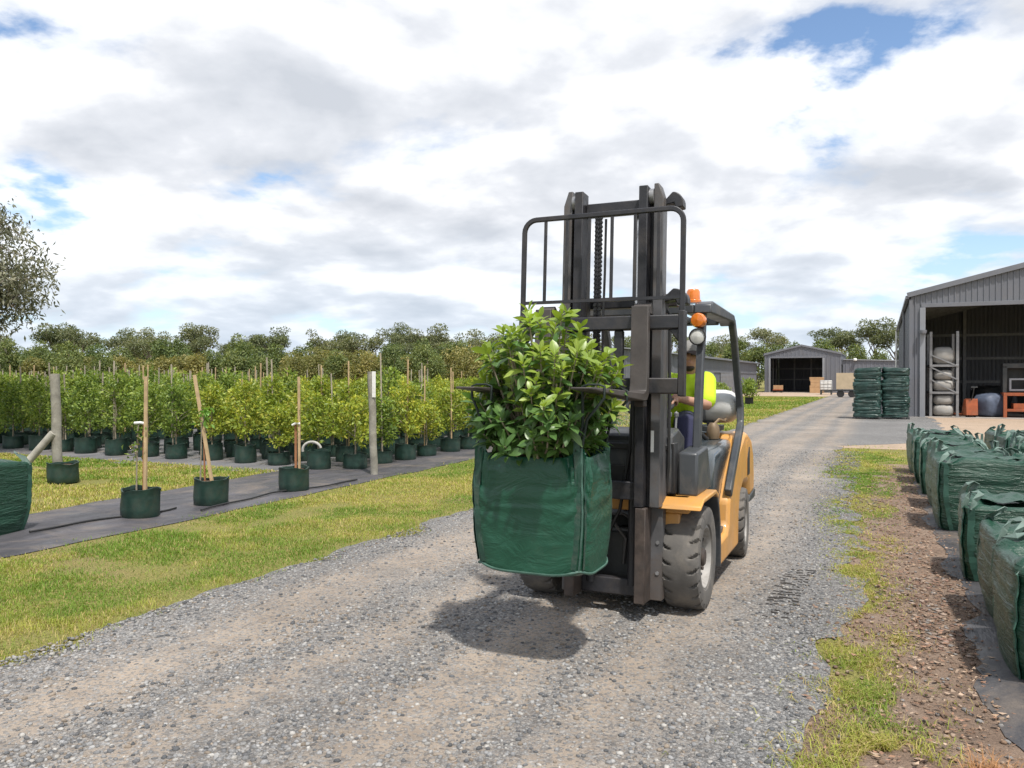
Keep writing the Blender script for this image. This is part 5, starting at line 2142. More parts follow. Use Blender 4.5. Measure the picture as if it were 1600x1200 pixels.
M_BOTTLE = plain('grey_white_cylinder', (0.56, 0.56, 0.55), 0.45, var=0.08, scale=4, bump=0.05, dirt=(0.32, 0.28, 0.22), dirt_amt=0.6)
M_BRASS = plain('brass_fitting', (0.20, 0.14, 0.085), 0.55, metal=0.2, var=0.3)
M_LABEL = plain('label_white', (0.75, 0.74, 0.72), 0.5, var=0.05)
M_REDINK = plain('label_red', (0.45, 0.09, 0.07), 0.5, var=0.1)
M_BLKINK = plain('label_black', (0.05, 0.05, 0.05), 0.5, var=0.1)


def lens_mat(name, col, rough=0.15):
    m = NT(name)
    m.set(base=m.ramp(m.noise(30, 3), [(0.3, tuple(c * .85 for c in col)), (0.7, col)]), rough=rough, coat=0.6, spec=0.6)
    return m.mat


M_AMBER = lens_mat('amber_lens', (0.75, 0.20, 0.02))
M_CLEAR = lens_mat('headlamp_glass', (0.68, 0.68, 0.64), 0.08)

fk = empty('forklift', FO, -FA)
tag(fk, 'orange and grey gas forklift with raised mast carrying a bagged shrub on the gravel road', 'forklift')

# ---- wheels
def tyre_mesh(Rr, w, lugs, name):
    n, m = lugs * 10, 22
    vs = []
    sh_ = 0.035
    prof = []
    rimr = Rr * 0.60
    # side walls
    side = [(rimr, -w * 0.40), (rimr + 0.012, -w * 0.47), (rimr + (Rr - rimr) * 0.35, -w * 0.495), (rimr + (Rr - rimr) * 0.7, -w * 0.5), (Rr - sh_ * 0.9, -w * 0.492), (Rr - sh_ * 0.35, -w * 0.475)]
    tread = [(Rr - 0.010 * abs(k) ** 4, k * w * 0.455) for k in np.linspace(-1, 1, m)]
    prof = side + tread + [(r_, -x) for r_, x in side[::-1]]
    for i in range(n):
        a = 2 * math.pi * i / n
        for r_, x in prof:
            q = abs(x) / (w / 2)
            rr_ = r_
            if r_ > Rr - sh_:
                half = 0.0 if x < 0 else 0.5
                ph = (a / (2 * math.pi) * lugs + half + 0.28 * (q - 0.5) ** 2 * 4 + 0.15 * q) % 1.0
                dd = min(ph, 1 - ph)
                reach = 0.42
                if q > reach:
                    gw = 0.075 + 0.05 * (q - reach)
                    if dd < gw:
                        rr_ -= 0.026 * min(1, (q - reach) * 6) * (1 - (dd / gw) ** 4)
            vs.append((x, rr_ * math.cos(a), rr_ * math.sin(a)))
    P_ = len(prof)
    b = MB()
    b.add(vs, [(i * P_ + k, i * P_ + k + 1, ((i + 1) % n) * P_ + k + 1, ((i + 1) % n) * P_ + k) for i in range(n) for k in range(P_ - 1)])
    return b.mesh(name, M_TYRE, 38)


def rim_mesh(Rr, w, s):
    rr_ = Rr * 0.61
    b = MB()
    b.lathe([(rr_, -w * 0.42 * s), (rr_ + 0.008, s * w * 0.42), (rr_ - 0.012, s * w * 0.44), (rr_ - 0.02, s * w * 0.38), (rr_ * 0.86, s * w * 0.18), (rr_ * 0.80, s * w * 0.14), (rr_ * 0.55, s * w * 0.16), (rr_ * 0.5, s * w * 0.24), (0.03, s * w * 0.27), (0.0, s * w * 0.27)], 40, 'x')
    return b.mesh('rim', M_RIM, 40)


def hub_mesh(Rr, w, s):
    b = MB()
    b.lathe([(0.062, s * w * 0.24), (0.062, s * w * 0.38), (0.05, s * w * 0.42), (0.0, s * w * 0.42)], 20, 'x')
    for i in range(8):
        a = i * math.pi / 4
        b.lathe([(0.013, s * w * 0.1), (0.013, s * w * 0.30), (0.0, s * w * 0.30)], 6, 'x', (0, Rr * 0.40 * math.cos(a), Rr * 0.40 * math.sin(a)))
    return b.mesh('hub', M_RUST, 40)


tf, trr = tyre_mesh(0.355, 0.25, 22, 'tyre'), tyre_mesh(0.305, 0.19, 20, 'tyre')
for x, y, Rr, w, tm, steer in ((0.52, 0, 0.355, 0.25, tf, 0), (-0.52, 0, 0.355, 0.25, tf, 0), (0.565, 1.78, 0.305, 0.19, trr, 0.06), (-0.565, 1.78, 0.305, 0.19, trr, 0.06)):
    s = 1 if x > 0 else -1
    wheel = link('wheel', rim_mesh(Rr, w, s), fk, (x, y, Rr - 0.004), (0, 0, steer))
    link('tyre', tm, wheel)
    link('hub', hub_mesh(Rr, w, s), wheel)

# ---- chassis and body
b = MB()
b.box(-0.36, 0.36, -0.18, 1.45, 0.14, 0.52)
b.box(-0.40, 0.40, 0.02, 0.30, 0.26, 0.46)
b.box(-0.50, 0.50, -0.06, 0.06, 0.29, 0.42)
b.box(-0.48, 0.48, 1.71, 1.85, 0.24, 0.40)
b.obj('chassis', M_DARK, fk, bevel=0.015)
b = MB()
b.prism([(0.0, 0.52), (0.80, 0.52), (0.80, 0.60), (0.02, 0.60)], 'x', -0.56, 0.56)
b.obj('floor_plate', M_FGREY, fk, bevel=0.01)
b = MB()
b.box(-0.56, 0.56, -0.24, -0.16, 0.68, 0.79)
b.box(-0.50, -0.40, -0.24, 0.0, 0.45, 0.68)
b.box(0.40, 0.50, -0.24, 0.0, 0.45, 0.68)
b.obj('front_beam', M_YEL, fk, bevel=0.008)
# dash and cowl
b = MB()
b.prism([(-0.22, 0.80), (-0.25, 1.02), (-0.20, 1.20), (0.02, 1.235), (0.22, 1.16), (0.16, 0.80)], 'x', -0.46, 0.44)
b.obj('cowl', M_FGREY, fk, bevel=0.02)
b = MB()
b.box(-0.40, 0.40, -0.268, -0.236, 0.86, 0.99)
b.box(-0.41, 0.43, -0.262, -0.20, 1.10, 1.14)
b.obj('cowl_vent', M_SEAT, fk, bevel=0.006)
for s in (1, -1):
    b = MB()
    b.prism([(-0.16, 0.785), (-0.13, 1.08), (0.24, 1.10), (0.34, 0.88), (0.40, 0.785)], 'x', s * 0.465, s * 0.60)
    b.obj('pillar_base', M_FGREY, fk, bevel=0.018)
b = MB()
b.box(0.30, 0.463, -0.21, -0.12, 0.80, 1.15)
b.obj('side_cowl', M_SEAT, fk, bevel=0.01)
lab = MB()
lab.box(0.335, 0.425, -0.2125, -0.2105, 0.965, 1.115)
lo_ = lab.obj('warning_label', M_LABEL, fk)
b = MB()
b.box(0.345, 0.415, -0.2142, -0.2128, 0.975, 1.03)
b.obj('red_print', M_REDINK, lo_)
b = MB()
for k in range(3):
    b.box(0.347, 0.41 - 0.012 * k, -0.2142, -0.2128, 1.045 + k * 0.02, 1.055 + k * 0.02)
b.obj('black_print', M_BLKINK, lo_)
# tilt cylinder bracket beside the mast
b = MB()
b.prism([(-0.30, 0.74), (-0.30, 1.05), (-0.26, 1.09), (-0.20, 1.05), (-0.10, 0.84), (-0.12, 0.74)], 'x', 0.30, 0.36)
b.prism([(-0.30, 0.74), (-0.30, 1.05), (-0.26, 1.09), (-0.20, 1.05), (-0.10, 0.84), (-0.12, 0.74)], 'x', -0.36, -0.30)
b.obj('tilt_bracket', M_FGREY, fk, bevel=0.01)
# front fenders: orange deck then a dark guard behind the wheel
for s in (1, -1):
    top = [(-0.34, 0.752), (-0.24, 0.790), (0.22, 0.790), (0.33, 0.745)]
    b = MB()
    b.prism(top + [(y + (-.004 if i else -.02), z - 0.03) for i, (y, z) in reversed(list(enumerate(top)))], 'x', s * 0.38, s * 0.665)
    b.obj('fender', M_YEL, fk, bevel=0.008)
    arc = [(0.31, 0.752), (0.40, 0.66), (0.455, 0.52), (0.475, 0.36), (0.47, 0.20)]
    b = MB()
    b.prism(arc + [(y - 0.03, z - 0.012) for y, z in reversed(arc)], 'x', s * 0.39, s * 0.655)
    b.obj('mud_guard', M_FGREY, fk, bevel=0.006)
# step and side panels
for s in (1, -1):
    b = MB()
    b.box(s * 0.44, s * 0.60, 0.50, 0.93, 0.36, 0.41)
    b.prism([(0.50, 0.41), (0.93, 0.41), (0.93, 0.60), (0.50, 0.60)], 'x', s * 0.44, s * 0.52)
    b.obj('step', M_FGREY, fk, bevel=0.01)
    prof = [(0.50, 0.17), (0.50, 0.36), (0.86, 0.37), (0.93, 0.42), (0.96, 0.60), (1.10, 0.74), (1.50, 0.97), (1.80, 1.08), (2.02, 1.07), (2.02, 0.62), (1.90, 0.66), (1.71, 0.665), (1.52, 0.58), (1.445, 0.42), (1.425, 0.16)]
    b = MB()
    b.prism(prof, 'x', s * 0.50, s * 0.642)
    b.obj('side_panel', M_YEL, fk, bevel=0.03)
# engine hood under the seat
b = MB()
b.prism([(0.62, 0.58), (0.60, 0.80), (0.66, 0.96), (0.80, 1.02), (1.72, 1.05), (1.78, 0.9), (1.60, 0.58)], 'x', -0.56, 0.56)
o = b.obj('engine_hood', M_HOOD, fk, bevel=0.085)
o.modifiers['bevel'].segments = 5
b = MB()
b.prism([(0.56, 0.58), (0.56, 0.66), (0.98, 0.66), (1.05, 0.74), (1.12, 0.72), (1.0, 0.58)], 'x', -0.56, 0.56)
b.obj('hood_skirt', M_FGREY, fk, bevel=0.012)
# counterweight
b = MB()
b.prism([(1.80, 1.075), (2.05, 1.09), (2.26, 1.03), (2.40, 0.88), (2.45, 0.66), (2.43, 0.47), (2.10, 0.45), (2.04, 0.60), (1.80, 0.66)], 'x', -0.645, 0.645)
o = b.obj('counterweight', M_YEL, fk, bevel=0.075)
o.modifiers['bevel'].segments = 4
for s in (1, -1):
    b = MB()
    b.prism([(1.93, 0.70), (1.93, 0.86), (2.02, 0.95), (2.06, 0.95), (2.06, 0.70)], 'x', s * 0.620, s * 0.6505)
    b.obj('vent_slot', M_SEAT, fk, bevel=0.004)
    b = MB()
    b.prism([(2.06, 0.44), (2.40, 0.44), (2.44, 0.52), (2.10, 0.50)], 'x', s * 0.40, s * 0.652)
    b.obj('bumper_trim', M_DARK, fk, bevel=0.01)

# ---- seat, steering wheel, gas bottle
b = MB()
b.prism([(0.80, 1.05), (0.78, 1.13), (0.86, 1.17), (1.28, 1.14), (1.30, 1.05)], 'x', -0.10, 0.34)
b.obj('seat', M_SEAT, fk, bevel=0.03)
b = MB()
b.prism([(1.22, 1.12), (1.30, 1.40), (1.36, 1.50), (1.42, 1.50), (1.40, 1.12)], 'x', -0.08, 0.32)
b.obj('backrest_seat', M_SEAT, fk, bevel=0.03)
b = MB()
ring = []
Ms = Matrix.Translation((0.13, 0.43, 1.385)) @ Matrix.Rotation(R(28), 4, 'X')
for k in range(32):
    a = 2 * math.pi * k / 32
    ring.append(Ms @ Vector((0.175 * math.cos(a), 0.175 * math.sin(a), 0)))
b.tube(ring, 0.015, 8, closed=True)
for a in (0.4, 2.5, 4.7):
    b.tube([Ms @ Vector((0, 0, -0.02)), Ms @ Vector((0.17 * math.cos(a), 0.17 * math.sin(a), 0))], 0.011, 6)
b.lathe([(0, -0.04), (0.04, -0.03), (0.04, 0.0), (0, 0.005)], 14, 'z')
for q in range(-56, 0):
    b.v[q] = tuple(Ms @ Vector(b.v[q]))
sw = b.obj('steering_wheel', M_SEAT, fk, sm=50)
b = MB()
b.tube([Ms @ Vector((0, 0, -0.03)), (0.13, 0.16, 1.12)], 0.028, 10)
b.obj('steering_column', M_SEAT, sw, sm=50)
b = MB()
for x in (0.30, 0.35):
    b.tube([(x, 0.30, 1.10), (x, 0.32, 1.24), (x, 0.34, 1.30)], 0.008, 6)
    b.lathe([(0, 1.29), (0.016, 1.30), (0.018, 1.325), (0, 1.34)], 10, 'z', (x, 0.34, 0))
b.obj('lever', M_GALV, fk, sm=50)
b = MB()
b.lathe([(0, -0.33), (0.06, -0.33), (0.115, -0.32), (0.12, -0.40), (0.135, -0.40), (0.135, -0.315), (0.13, -0.30), (0.152, -0.22), (0.152, 0.32), (0.140, 0.38), (0.105, 0.43), (0.05, 0.45), (0, 0.452)], 28, 'x', (0.13, 1.90, 1.325))
gb_ = b.obj('gas_bottle', M_BOTTLE, fk, sm=35)
for x in (-0.12, 0.28):
    b = MB()
    b.lathe([(0.153, x - 0.02), (0.157, x - 0.02), (0.157, x + 0.02), (0.153, x + 0.02)], 28, 'x', (0.0, 1.90, 1.325), close=True)
    b.obj('clamp', M_GALV, gb_, sm=40)
b = MB()
b.box(-0.25, 0.42, 1.76, 2.04, 1.10, 1.15)
b.box(-0.20, -0.14, 1.80, 2.0, 1.15, 1.20)
b.box(0.30, 0.36, 1.80, 2.0, 1.15, 1.20)
b.obj('bottle_cradle', M_DARK, fk, bevel=0.006)
b = MB()
b.lathe([(0, 1.05), (0.05, 1.05), (0.06, 1.10), (0.05, 1.16), (0.03, 1.19), (0, 1.19)], 14, 'z', (0.40, 1.58, 0))
b.tube([(0.40, 1.58, 1.17), (0.44, 1.64, 1.22), (0.47, 1.74, 1.20), (0.48, 1.86, 1.24)], 0.012, 6)
b.obj('regulator', M_BRASS, fk, sm=50)
b = MB()
b.tube([(0.36, 1.50, 1.05), (0.30, 1.44, 1.12), (0.28, 1.44, 1.24), (0.30, 1.5, 1.30)], 0.022, 8)
b.obj('intake_hose', M_SEAT, fk, sm=50)

# ---- overhead guard
for s in (1, -1):
    b = MB()
    b.strip([(s * 0.535, 0.16, 1.07), (s * 0.53, 0.26, 1.45), (s * 0.525, 0.42, 2.07)], 0.055, 0.075, (1, 0, 0))
    b.obj('guard_pillar', M_FGREY, fk, bevel=0.01)
    b = MB()
    b.strip([(s * 0.57, 1.50, 2.075), (s * 0.575, 1.60, 1.92), (s * 0.585, 1.74, 1.55), (s * 0.60, 1.80, 1.32), (s * 0.61, 1.74, 1.17), (s * 0.618, 1.48, 1.01), (s * 0.625, 1.13, 0.79), (s * 0.625, 0.98, 0.66)], 0.055, 0.085, (1, 0, 0))
    b.obj('guard_pillar', M_FGREY, fk, bevel=0.01)
    b = MB()
    b.prism([(0.36, 2.06), (0.38, 2.13), (0.46, 2.155), (1.46, 2.125), (1.56, 2.06), (1.50, 2.03), (1.42, 2.06)], 'x', s * 0.47, s * 0.60)
    b.obj('guard_rail', M_FGREY, fk, bevel=0.012)
b = MB()
b.box(-0.469, 0.469, 0.36, 0.43, 2.06, 2.13)
b.obj('guard_crossbar', M_FGREY, fk, bevel=0.01)
b = MB()
b.box(-0.469, 0.469, 1.40, 1.47, 2.04, 2.11)
b.obj('guard_crossbar', M_FGREY, fk, bevel=0.01)
for k in range(6):
    x = -0.375 + 0.15 * k
    b = MB()
    b.bar((x, 0.425, 2.105), (x, 1.405, 2.085), 0.03, 0.045)
    b.obj('guard_slat', M_FGREY, fk, bevel=0.006)
# lamps
b = MB()
b.lathe([(0.060, 2.15), (0.060, 2.17), (0.052, 2.175), (0.050, 2.235), (0.040, 2.252), (0, 2.256)], 20, 'z', (0.44, 0.50, 0))
b.obj('beacon', M_AMBER, fk, sm=45)
for s in (1, -1):
    b = MB()
    b.lathe([(0, 0.085), (0.030, 0.085), (0.056, 0.035), (0.062, 0.0), (0.062, -0.012), (0.054, -0.014), (0.052, -0.004)], 24, 'y', (s * 0.515, 0.285, 1.885))
    hl = b.obj('headlight', M_SEAT, fk, sm=45)
    b = MB()
    b.lathe([(0.0, -0.014), (0.03, -0.011), (0.0535, -0.004)], 24, 'y', (s * 0.515, 0.285, 1.885))
    b.obj('lens', M_CLEAR, hl, sm=60)
    b = MB()
    b.lathe([(0.0, -0.05), (0.045, -0.042), (0.055, -0.02), (0.055, 0.03), (0.0, 0.03)], 20, 'y', (s * 0.515, 0.315, 2.005))
    b.obj('indicator', M_AMBER, fk, sm=45)
    b = MB()
    b.bar((s * 0.515, 0.35, 1.86), (s * 0.515, 0.40, 2.04), 0.03, 0.03)
    b.obj('lamp_bracket', M_SEAT, fk)

# ---- mast, tilted back
MX = 0.06
TILT = Matrix.Translation((0, -0.42, 0.35)) @ Matrix.Rotation(R(-3.5), 4, 'X') @ Matrix.Translation((0, 0.42, -0.35))


def T():
    return MB(TILT @ Matrix.Translation((MX, 0, 0)))


for s in (1, -1):
    def X(a, b_):
        return (s * a, s * b_) if s > 0 else (s * b_, s * a)
    b = T()
    b.box(*X(0.21, 0.350), -0.355, -0.265, 0.12, 2.16)
    orl = b.obj('outer_rail', M_MASTL, fk, bevel=0.006)
    b = T()
    b.box(*X(0.205, 0.275), -0.52, -0.356, 0.12, 0.735)
    b.obj('rail_shoe', M_RUST, orl, bevel=0.006)
    b = T()
    b.box(*X(0.195, 0.255), -0.52, -0.40, 0.74, 2.86)
    irl = b.obj('inner_rail', M_MAST, fk, bevel=0.005)
    b = T()
    b.box(*X(0.256, 0.285), -0.42, -0.36, 0.74, 2.76)
    b.obj('rail_web', M_MAST, irl)
    b = T()
    b.prism([(s * 0.286, 0.74), (s * 0.350, 0.74), (s * 0.350, 2.78), (s * 0.318, 2.88), (s * 0.286, 2.88)], 'y', -0.475, -0.36)
    b.obj('rail_flange', M_MASTL, irl, bevel=0.005)
    b = T()
    b.lathe([(0, s * 0.256), (0.05, s * 0.256), (0.05, s * 0.285), (0, s * 0.285)], 20, 'x', (0, -0.45, 2.80))
    b.obj('roller', M_GALV, irl, sm=40)
    b = T()
    b.tube([(s * 0.145, -0.33, 0.2), (s * 0.145, -0.33, 1.55)], 0.036, 12)
    lc = b.obj('lift_cylinder', M_MAST, fk, sm=50)
    b = T()
    b.tube([(s * 0.145, -0.33, 1.54), (s * 0.145, -0.33, 2.72)], 0.022, 12)
    b.obj('piston_rod', M_CHROME if s > 0 else M_MAST, lc, sm=50)
for z0, z1, y0, y1, w, m_, nm in ((2.70, 2.785, -0.46, -0.38, 0.194, M_MAST, 'inner_crossbar'), (2.085, 2.165, -0.262, -0.19, 0.40, M_MAST, 'outer_crossbar'), (0.13, 0.24, -0.35, -0.27, 0.209, M_MAST, 'outer_crossbar'), (1.12, 1.20, -0.262, -0.20, 0.36, M_MAST, 'outer_crossbar'),
                                  (0.78, 0.90, -0.47, -0.40, 0.194, M_MAST, 'inner_crossbar')):
    b = T()
    b.box(-w, w, y0, y1, z0, z1)
    b.obj(nm, m_, fk, bevel=0.008)
# rounded brackets on the rails' outer side
for zc, w in ((2.74, 0.11), (2.09, 0.15)):
    pts = [(0.30, zc)]
    for k in range(9):
        a = math.pi / 2 * (1 - k / 8)
        pts.append((0.352 + w * 0.35 + w * 0.65 * math.cos(a), zc + 0.02 + 0.075 * math.sin(a)))
    pts += [(0.352 + w, zc - 0.01), (0.352 + w * 0.55, zc - 0.015), (0.352 + w * 0.45, zc + 0.02)]
    b = T()
    b.prism(pts, 'y', -0.40, -0.30)
    b.obj('hose_bracket', M_MAST, fk, bevel=0.006)
# lift chains with links
for x in (-0.115, -0.085):
    b = T()
    zz = 1.62
    while zz < 2.70:
        b.box(x - 0.008, x + 0.008, -0.46, -0.445, zz, zz + 0.026)
        b.box(x - 0.011, x + 0.011, -0.463, -0.442, zz + 0.006, zz + 0.018)
        zz += 0.030
    b.obj('lift_chain', M_SEAT, fk)
b = T()
b.tube([(-0.06, -0.42, 2.68), (-0.055, -0.44, 2.3), (-0.06, -0.45, 1.9), (-0.05, -0.46, 1.6)], 0.009, 6)
b.tube([(0.12, -0.30, 2.1), (0.13, -0.34, 1.6), (0.12, -0.36, 1.1), (0.05, -0.33, 0.7), (-0.05, -0.3, 0.5)], 0.012, 6)
b.obj('hydraulic_hose', M_SEAT, fk, sm=50)
b = MB()
b.tube([(-0.25, -0.22, 0.72), (-0.12, -0.30, 0.62), (0.05, -0.27, 0.60), (0.12, -0.20, 0.48), (0.10, -0.19, 0.3)], 0.013, 6)
b.tube([(0.18, -0.20, 0.6), (0.12, -0.27, 0.66), (-0.05, -0.24, 0.64)], 0.009, 6)
b.obj('hydraulic_hose', M_MASTL, fk, sm=50)
# carriage with forks and backrest
def TC():
    return MB(TILT @ Matrix.Translation((0.035, 0, 0)))


b = TC()
b.box(-0.53, 0.53, -0.655, -0.585, 1.885, 1.975)
b.box(-0.53, 0.53, -0.655, -0.585, 1.475, 1.575)
b.box(-0.16, -0.10, -0.63, -0.585, 1.575, 1.885)
b.box(0.10, 0.16, -0.63, -0.585, 1.575, 1.885)
car = b.obj('carriage', M_MAST, fk, bevel=0.008)
for s in (1, -1):
    b = TC()
    x0, x1 = sorted((s * 0.525, s * 0.565))
    b.box(x0, x1, -0.66, -0.58, 1.46, 2.00)
    b.prism([(s * 0.525, 1.884), (s * 0.46, 1.884), (s * 0.525, 1.80)], 'y', -0.64, -0.60)
    b.obj('end_plate', M_MAST, car, bevel=0.006)
for s in (1, -1):
    b = TC()
    fxc = 0.29 if s > 0 else -0.37
    x0, x1 = fxc - 0.056, fxc + 0.056
    b.prism([(-0.66, 2.03), (-0.62, 2.06), (-0.57, 2.03), (-0.57, 1.985), (-0.656, 1.985), (-0.656, 1.465), (-0.70, 1.43), (-0.76, 1.425), (-1.45, 1.437), (-1.80, 1.447), (-1.80, 1.458), (-1.40, 1.468), (-0.78, 1.472), (-0.72, 1.49), (-0.708, 1.54), (-0.705, 2.03)], 'x', x0, x1)
    b.obj('fork', M_FORK, car, bevel=0.005)
    b = TC()
    b.box(fxc - 0.03, fxc + 0.03, -0.69, -0.60, 1.39, 1.43)
    b.obj('fork_lug', M_RUST, car, bevel=0.006)
b = TC()
hw = 0.545
path = [(-hw, -0.64, 1.55), (-hw, -0.64, 2.57)]
for k in range(1, 7):
    a = math.pi / 2 * k / 6
    path.append((-hw + 0.085 * (1 - math.cos(a)), -0.64, 2.57 + 0.085 * math.sin(a)))
path += [(-p[0], p[1], p[2]) for p in reversed(path)]
b.strip(path, 0.024, 0.034, (0, 1, 0))
br_ = b.obj('load_backrest', M_MAST, car, bevel=0.006)
b = TC()
b.box(-hw + 0.012, hw - 0.012, -0.65, -0.632, 2.075, 2.095)
b.obj('backrest_rail', M_MAST, br_)
for k in range(1, 7):
    x = -hw + 2 * hw * k / 7
    b = TC()
    b.box(x - 0.011, x + 0.011, -0.647, -0.635, 2.09, 2.645)
    b.obj('backrest_bar', M_MAST, br_, bevel=0.003)
# small white sticker on the rail
b = T()
b.box(0.292, 0.312, -0.4775, -0.4755, 1.10, 1.24)
b.obj('rail_sticker', M_LABEL, fk)

M_STRAP = plain('dark_sling', (0.012, 0.022, 0.018), 0.7, var=0.3, scale=20, bump=0.4, bscale=120)
for s in (1, -1):
    for z in (0.3, 0.5, 1.05, 1.3):
        b = T()
        b.lathe([(0.013, -0.362), (0.013, -0.352), (0.0, -0.362)][::-1], 6, 'y', (s * 0.318, 0, z))
        b.obj('bolt', M_GALV, fk)
b = T()
b.tube([(0.30, -0.345, 2.12), (0.372, -0.33, 2.02), (0.374, -0.32, 1.5), (0.370, -0.30, 1.0), (0.34, -0.25, 0.8)], 0.011, 6)
b.obj('hydraulic_hose', M_SEAT, fk, sm=50)
# slings: the bag's straps run up and round the forks
for sx in (1, -1):
    for sy, q in ((-1, 0), (1, 0)):
        a = math.atan2(sy, sx)
        base = PH(a, 0.97)
        fx = (0.29 if sx > 0 else -0.37) + 0.035 - BX
        ztop = 1.43 + 0.02 + (-(base.y + BY) - 0.42) * math.tan(R(3.5)) - BZ + 0.022
        fy = base.y * 0.93
        pts_ = [base + Vector((0, 0, -0.13)) * 1.0, base + Vector((0, 0, 0.01)), Vector((base.x * 0.5 + fx * 0.5, base.y * 0.97, base.z * 0.5 + ztop * 0.5)), Vector((fx + 0.060 * sx, fy, ztop - 0.06)), Vector((fx + 0.062 * sx, fy, ztop)), Vector((fx + 0.03 * sx, fy, ztop + 0.010)), Vector((fx - 0.03 * sx, fy, ztop + 0.010)), Vector((fx - 0.062 * sx, fy, ztop)), Vector((fx - 0.060 * sx, fy, ztop - 0.07)),
                Vector((base.x * 0.5 + (fx - 0.05 * sx) * 0.5, base.y * 0.97, base.z * 0.6 + ztop * 0.4)), base + Vector((-0.03 * sx, 0.0, 0.0))]
        b = MB()
        b.tube(pts_, [0.011, 0.009, 0.008, 0.008, 0.007, 0.006, 0.006, 0.007, 0.008, 0.008, 0.008], 7)
        b.obj('strap', M_STRAP, hb, sm=60)
        b = MB()
        b.add([base + Vector((-0.055 * sx, 0.0, -0.10)), base + Vector((0.004 * sx, 0.012 * sy, -0.10)), base + Vector((-0.012 * sx, 0.01 * sy, 0.13)), base + Vector((-0.034 * sx, 0.0, 0.13))], [(0, 1, 2, 3)])
        o = b.obj('strap_tab', M_WEB2, hb)
        o.modifiers.new('thick', 'SOLIDIFY').thickness = 0.004

# ------------------------------------------------------------------ the driver
M_SKIN = plain('skin', (0.42, 0.23, 0.155), 0.55, var=0.1, scale=12, bump=0.05)
M_HIVIS = plain('lime_work_shirt', (0.50, 0.72, 0.02), 0.75, var=0.06, scale=5, bump=0.3, bscale=25, bdist=0.01)
M_NAVY = plain('navy_work_trousers', (0.030, 0.032, 0.075), 0.85, var=0.2, scale=6, bump=0.3, bscale=30, bdist=0.01)
M_HAIR = plain('dark_hair', (0.035, 0.022, 0.016), 0.7, var=0.3, scale=40, bump=0.5, bscale=120)
M_CAP = plain('grey_cap', (0.24, 0.235, 0.225), 0.8, var=0.1, bump=0.15)
M_BRIM = plain('dark_cap_brim', (0.05, 0.035, 0.03), 0.8, var=0.2)
M_BOOT = plain('work_boot', (0.09, 0.06, 0.04), 0.75, var=0.3)
PB = Vector((0.18, 1.03, 1.155))
man = empty('person', FW(PB.x, PB.y, PB.z), -FA)
tag(man, 'driver in lime yellow work shirt, navy trousers and cap, hands on the forklift wheel', 'person')


def rel(p):
    return Vector(p) - PB


def ell(b, c, r_, n=18, k=12):
    vs = []
    for i in range(k + 1):
        ph = math.pi * i / k
        for j in range(n):
            a = 2 * math.pi * j / n
            vs.append((c[0] + r_[0] * math.sin(ph) * math.cos(a), c[1] + r_[1] * math.sin(ph) * math.sin(a), c[2] + r_[2] * math.cos(ph)))
    b.add(vs, [(i * n + j, (i + 1) * n + j, (i + 1) * n + (j + 1) % n, i * n + (j + 1) % n) for i in range(k) for j in range(n)])


def limb(b, pts_, rs, n=14):
    """tapered limb with rounded ends, finely stepped"""
    P_, Q_ = [], []
    for i in range(len(pts_) - 1):
        for k in range(6):
            f = k / 6
            P_.append(rel(pts_[i]) * (1 - f) + rel(pts_[i + 1]) * f)
            Q_.append(rs[i] * (1 - f) + rs[i + 1] * f)
    P_.append(rel(pts_[-1]))
    Q_.append(rs[-1])
    b.tube(P_, Q_, n)
    for p, q in ((P_[0], Q_[0]), (P_[-1], Q_[-1])):
        ell(b, p, (q, q, q), 12, 8)


def skin_obj(b, name, m, voxel, parent, it=4):
    o = b.obj(name, m, parent)
    rm = o.modifiers.new('skin', 'REMESH')
    rm.mode = 'VOXEL'
    rm.voxel_size = voxel
    rm.use_smooth_shade = True
    s_ = o.modifiers.new('smooth', 'SMOOTH')
    s_.iterations = it
    s_.factor = 0.5
    return o


HEAD = Vector((0.345, 0.86, 1.765))
J = dict(pel=(0.18, 1.03, 1.24), sp=(0.21, 1.00, 1.36), ch=(0.265, 0.95, 1.50), nb=(0.31, 0.91, 1.60), shl=(0.455, 0.93, 1.555), shr=(0.125, 0.88, 1.555), ell=(0.50, 0.73, 1.375), elr=(0.04, 0.68, 1.36),
         wl=(0.325, 0.52, 1.43), wr=(0.06, 0.48, 1.42), hl=(0.28, 1.01, 1.225), hr=(0.09, 1.01, 1.225), kl=(0.37, 0.56, 1.235), kr=(0.02, 0.56, 1.23), al=(0.36, 0.44, 0.78), ar=(0.02, 0.42, 0.78))
body = MB()
limb(body, [J['pel'], J['sp'], J['ch'], J['nb']], [0.13, 0.125, 0.14, 0.07])
limb(body, [J['nb'], HEAD + Vector((0, 0.01, -0.06))], [0.058, 0.055])
for s in 'lr':
    limb(body, [J['ch'], J['sh' + s]], [0.10, 0.062])
    limb(body, [J['sh' + s], J['el' + s], J['w' + s]], [0.055, 0.043, 0.029])
    limb(body, [J['h' + s], J['k' + s], J['a' + s]], [0.088, 0.062, 0.042])
    limb(body, [J['a' + s], Vector(J['a' + s]) + Vector((0, -0.15, -0.13))], [0.04, 0.034])
# head
h = rel(HEAD)
ell(body, h, (0.076, 0.094, 0.112))
ell(body, h + Vector((0, -0.030, -0.065)), (0.052, 0.056, 0.052))
ell(body, h + Vector((0, -0.097, -0.010)), (0.012, 0.018, 0.024), 10, 8)
ell(body, h + Vector((0, -0.086, 0.018)), (0.048, 0.012, 0.010), 10, 8)
ell(body, h + Vector((0, -0.084, -0.056)), (0.026, 0.010, 0.008), 10, 8)
for s in (1, -1):
    ell(body, h + Vector((s * 0.077, 0.008, -0.006)), (0.010, 0.018, 0.030), 10, 8)
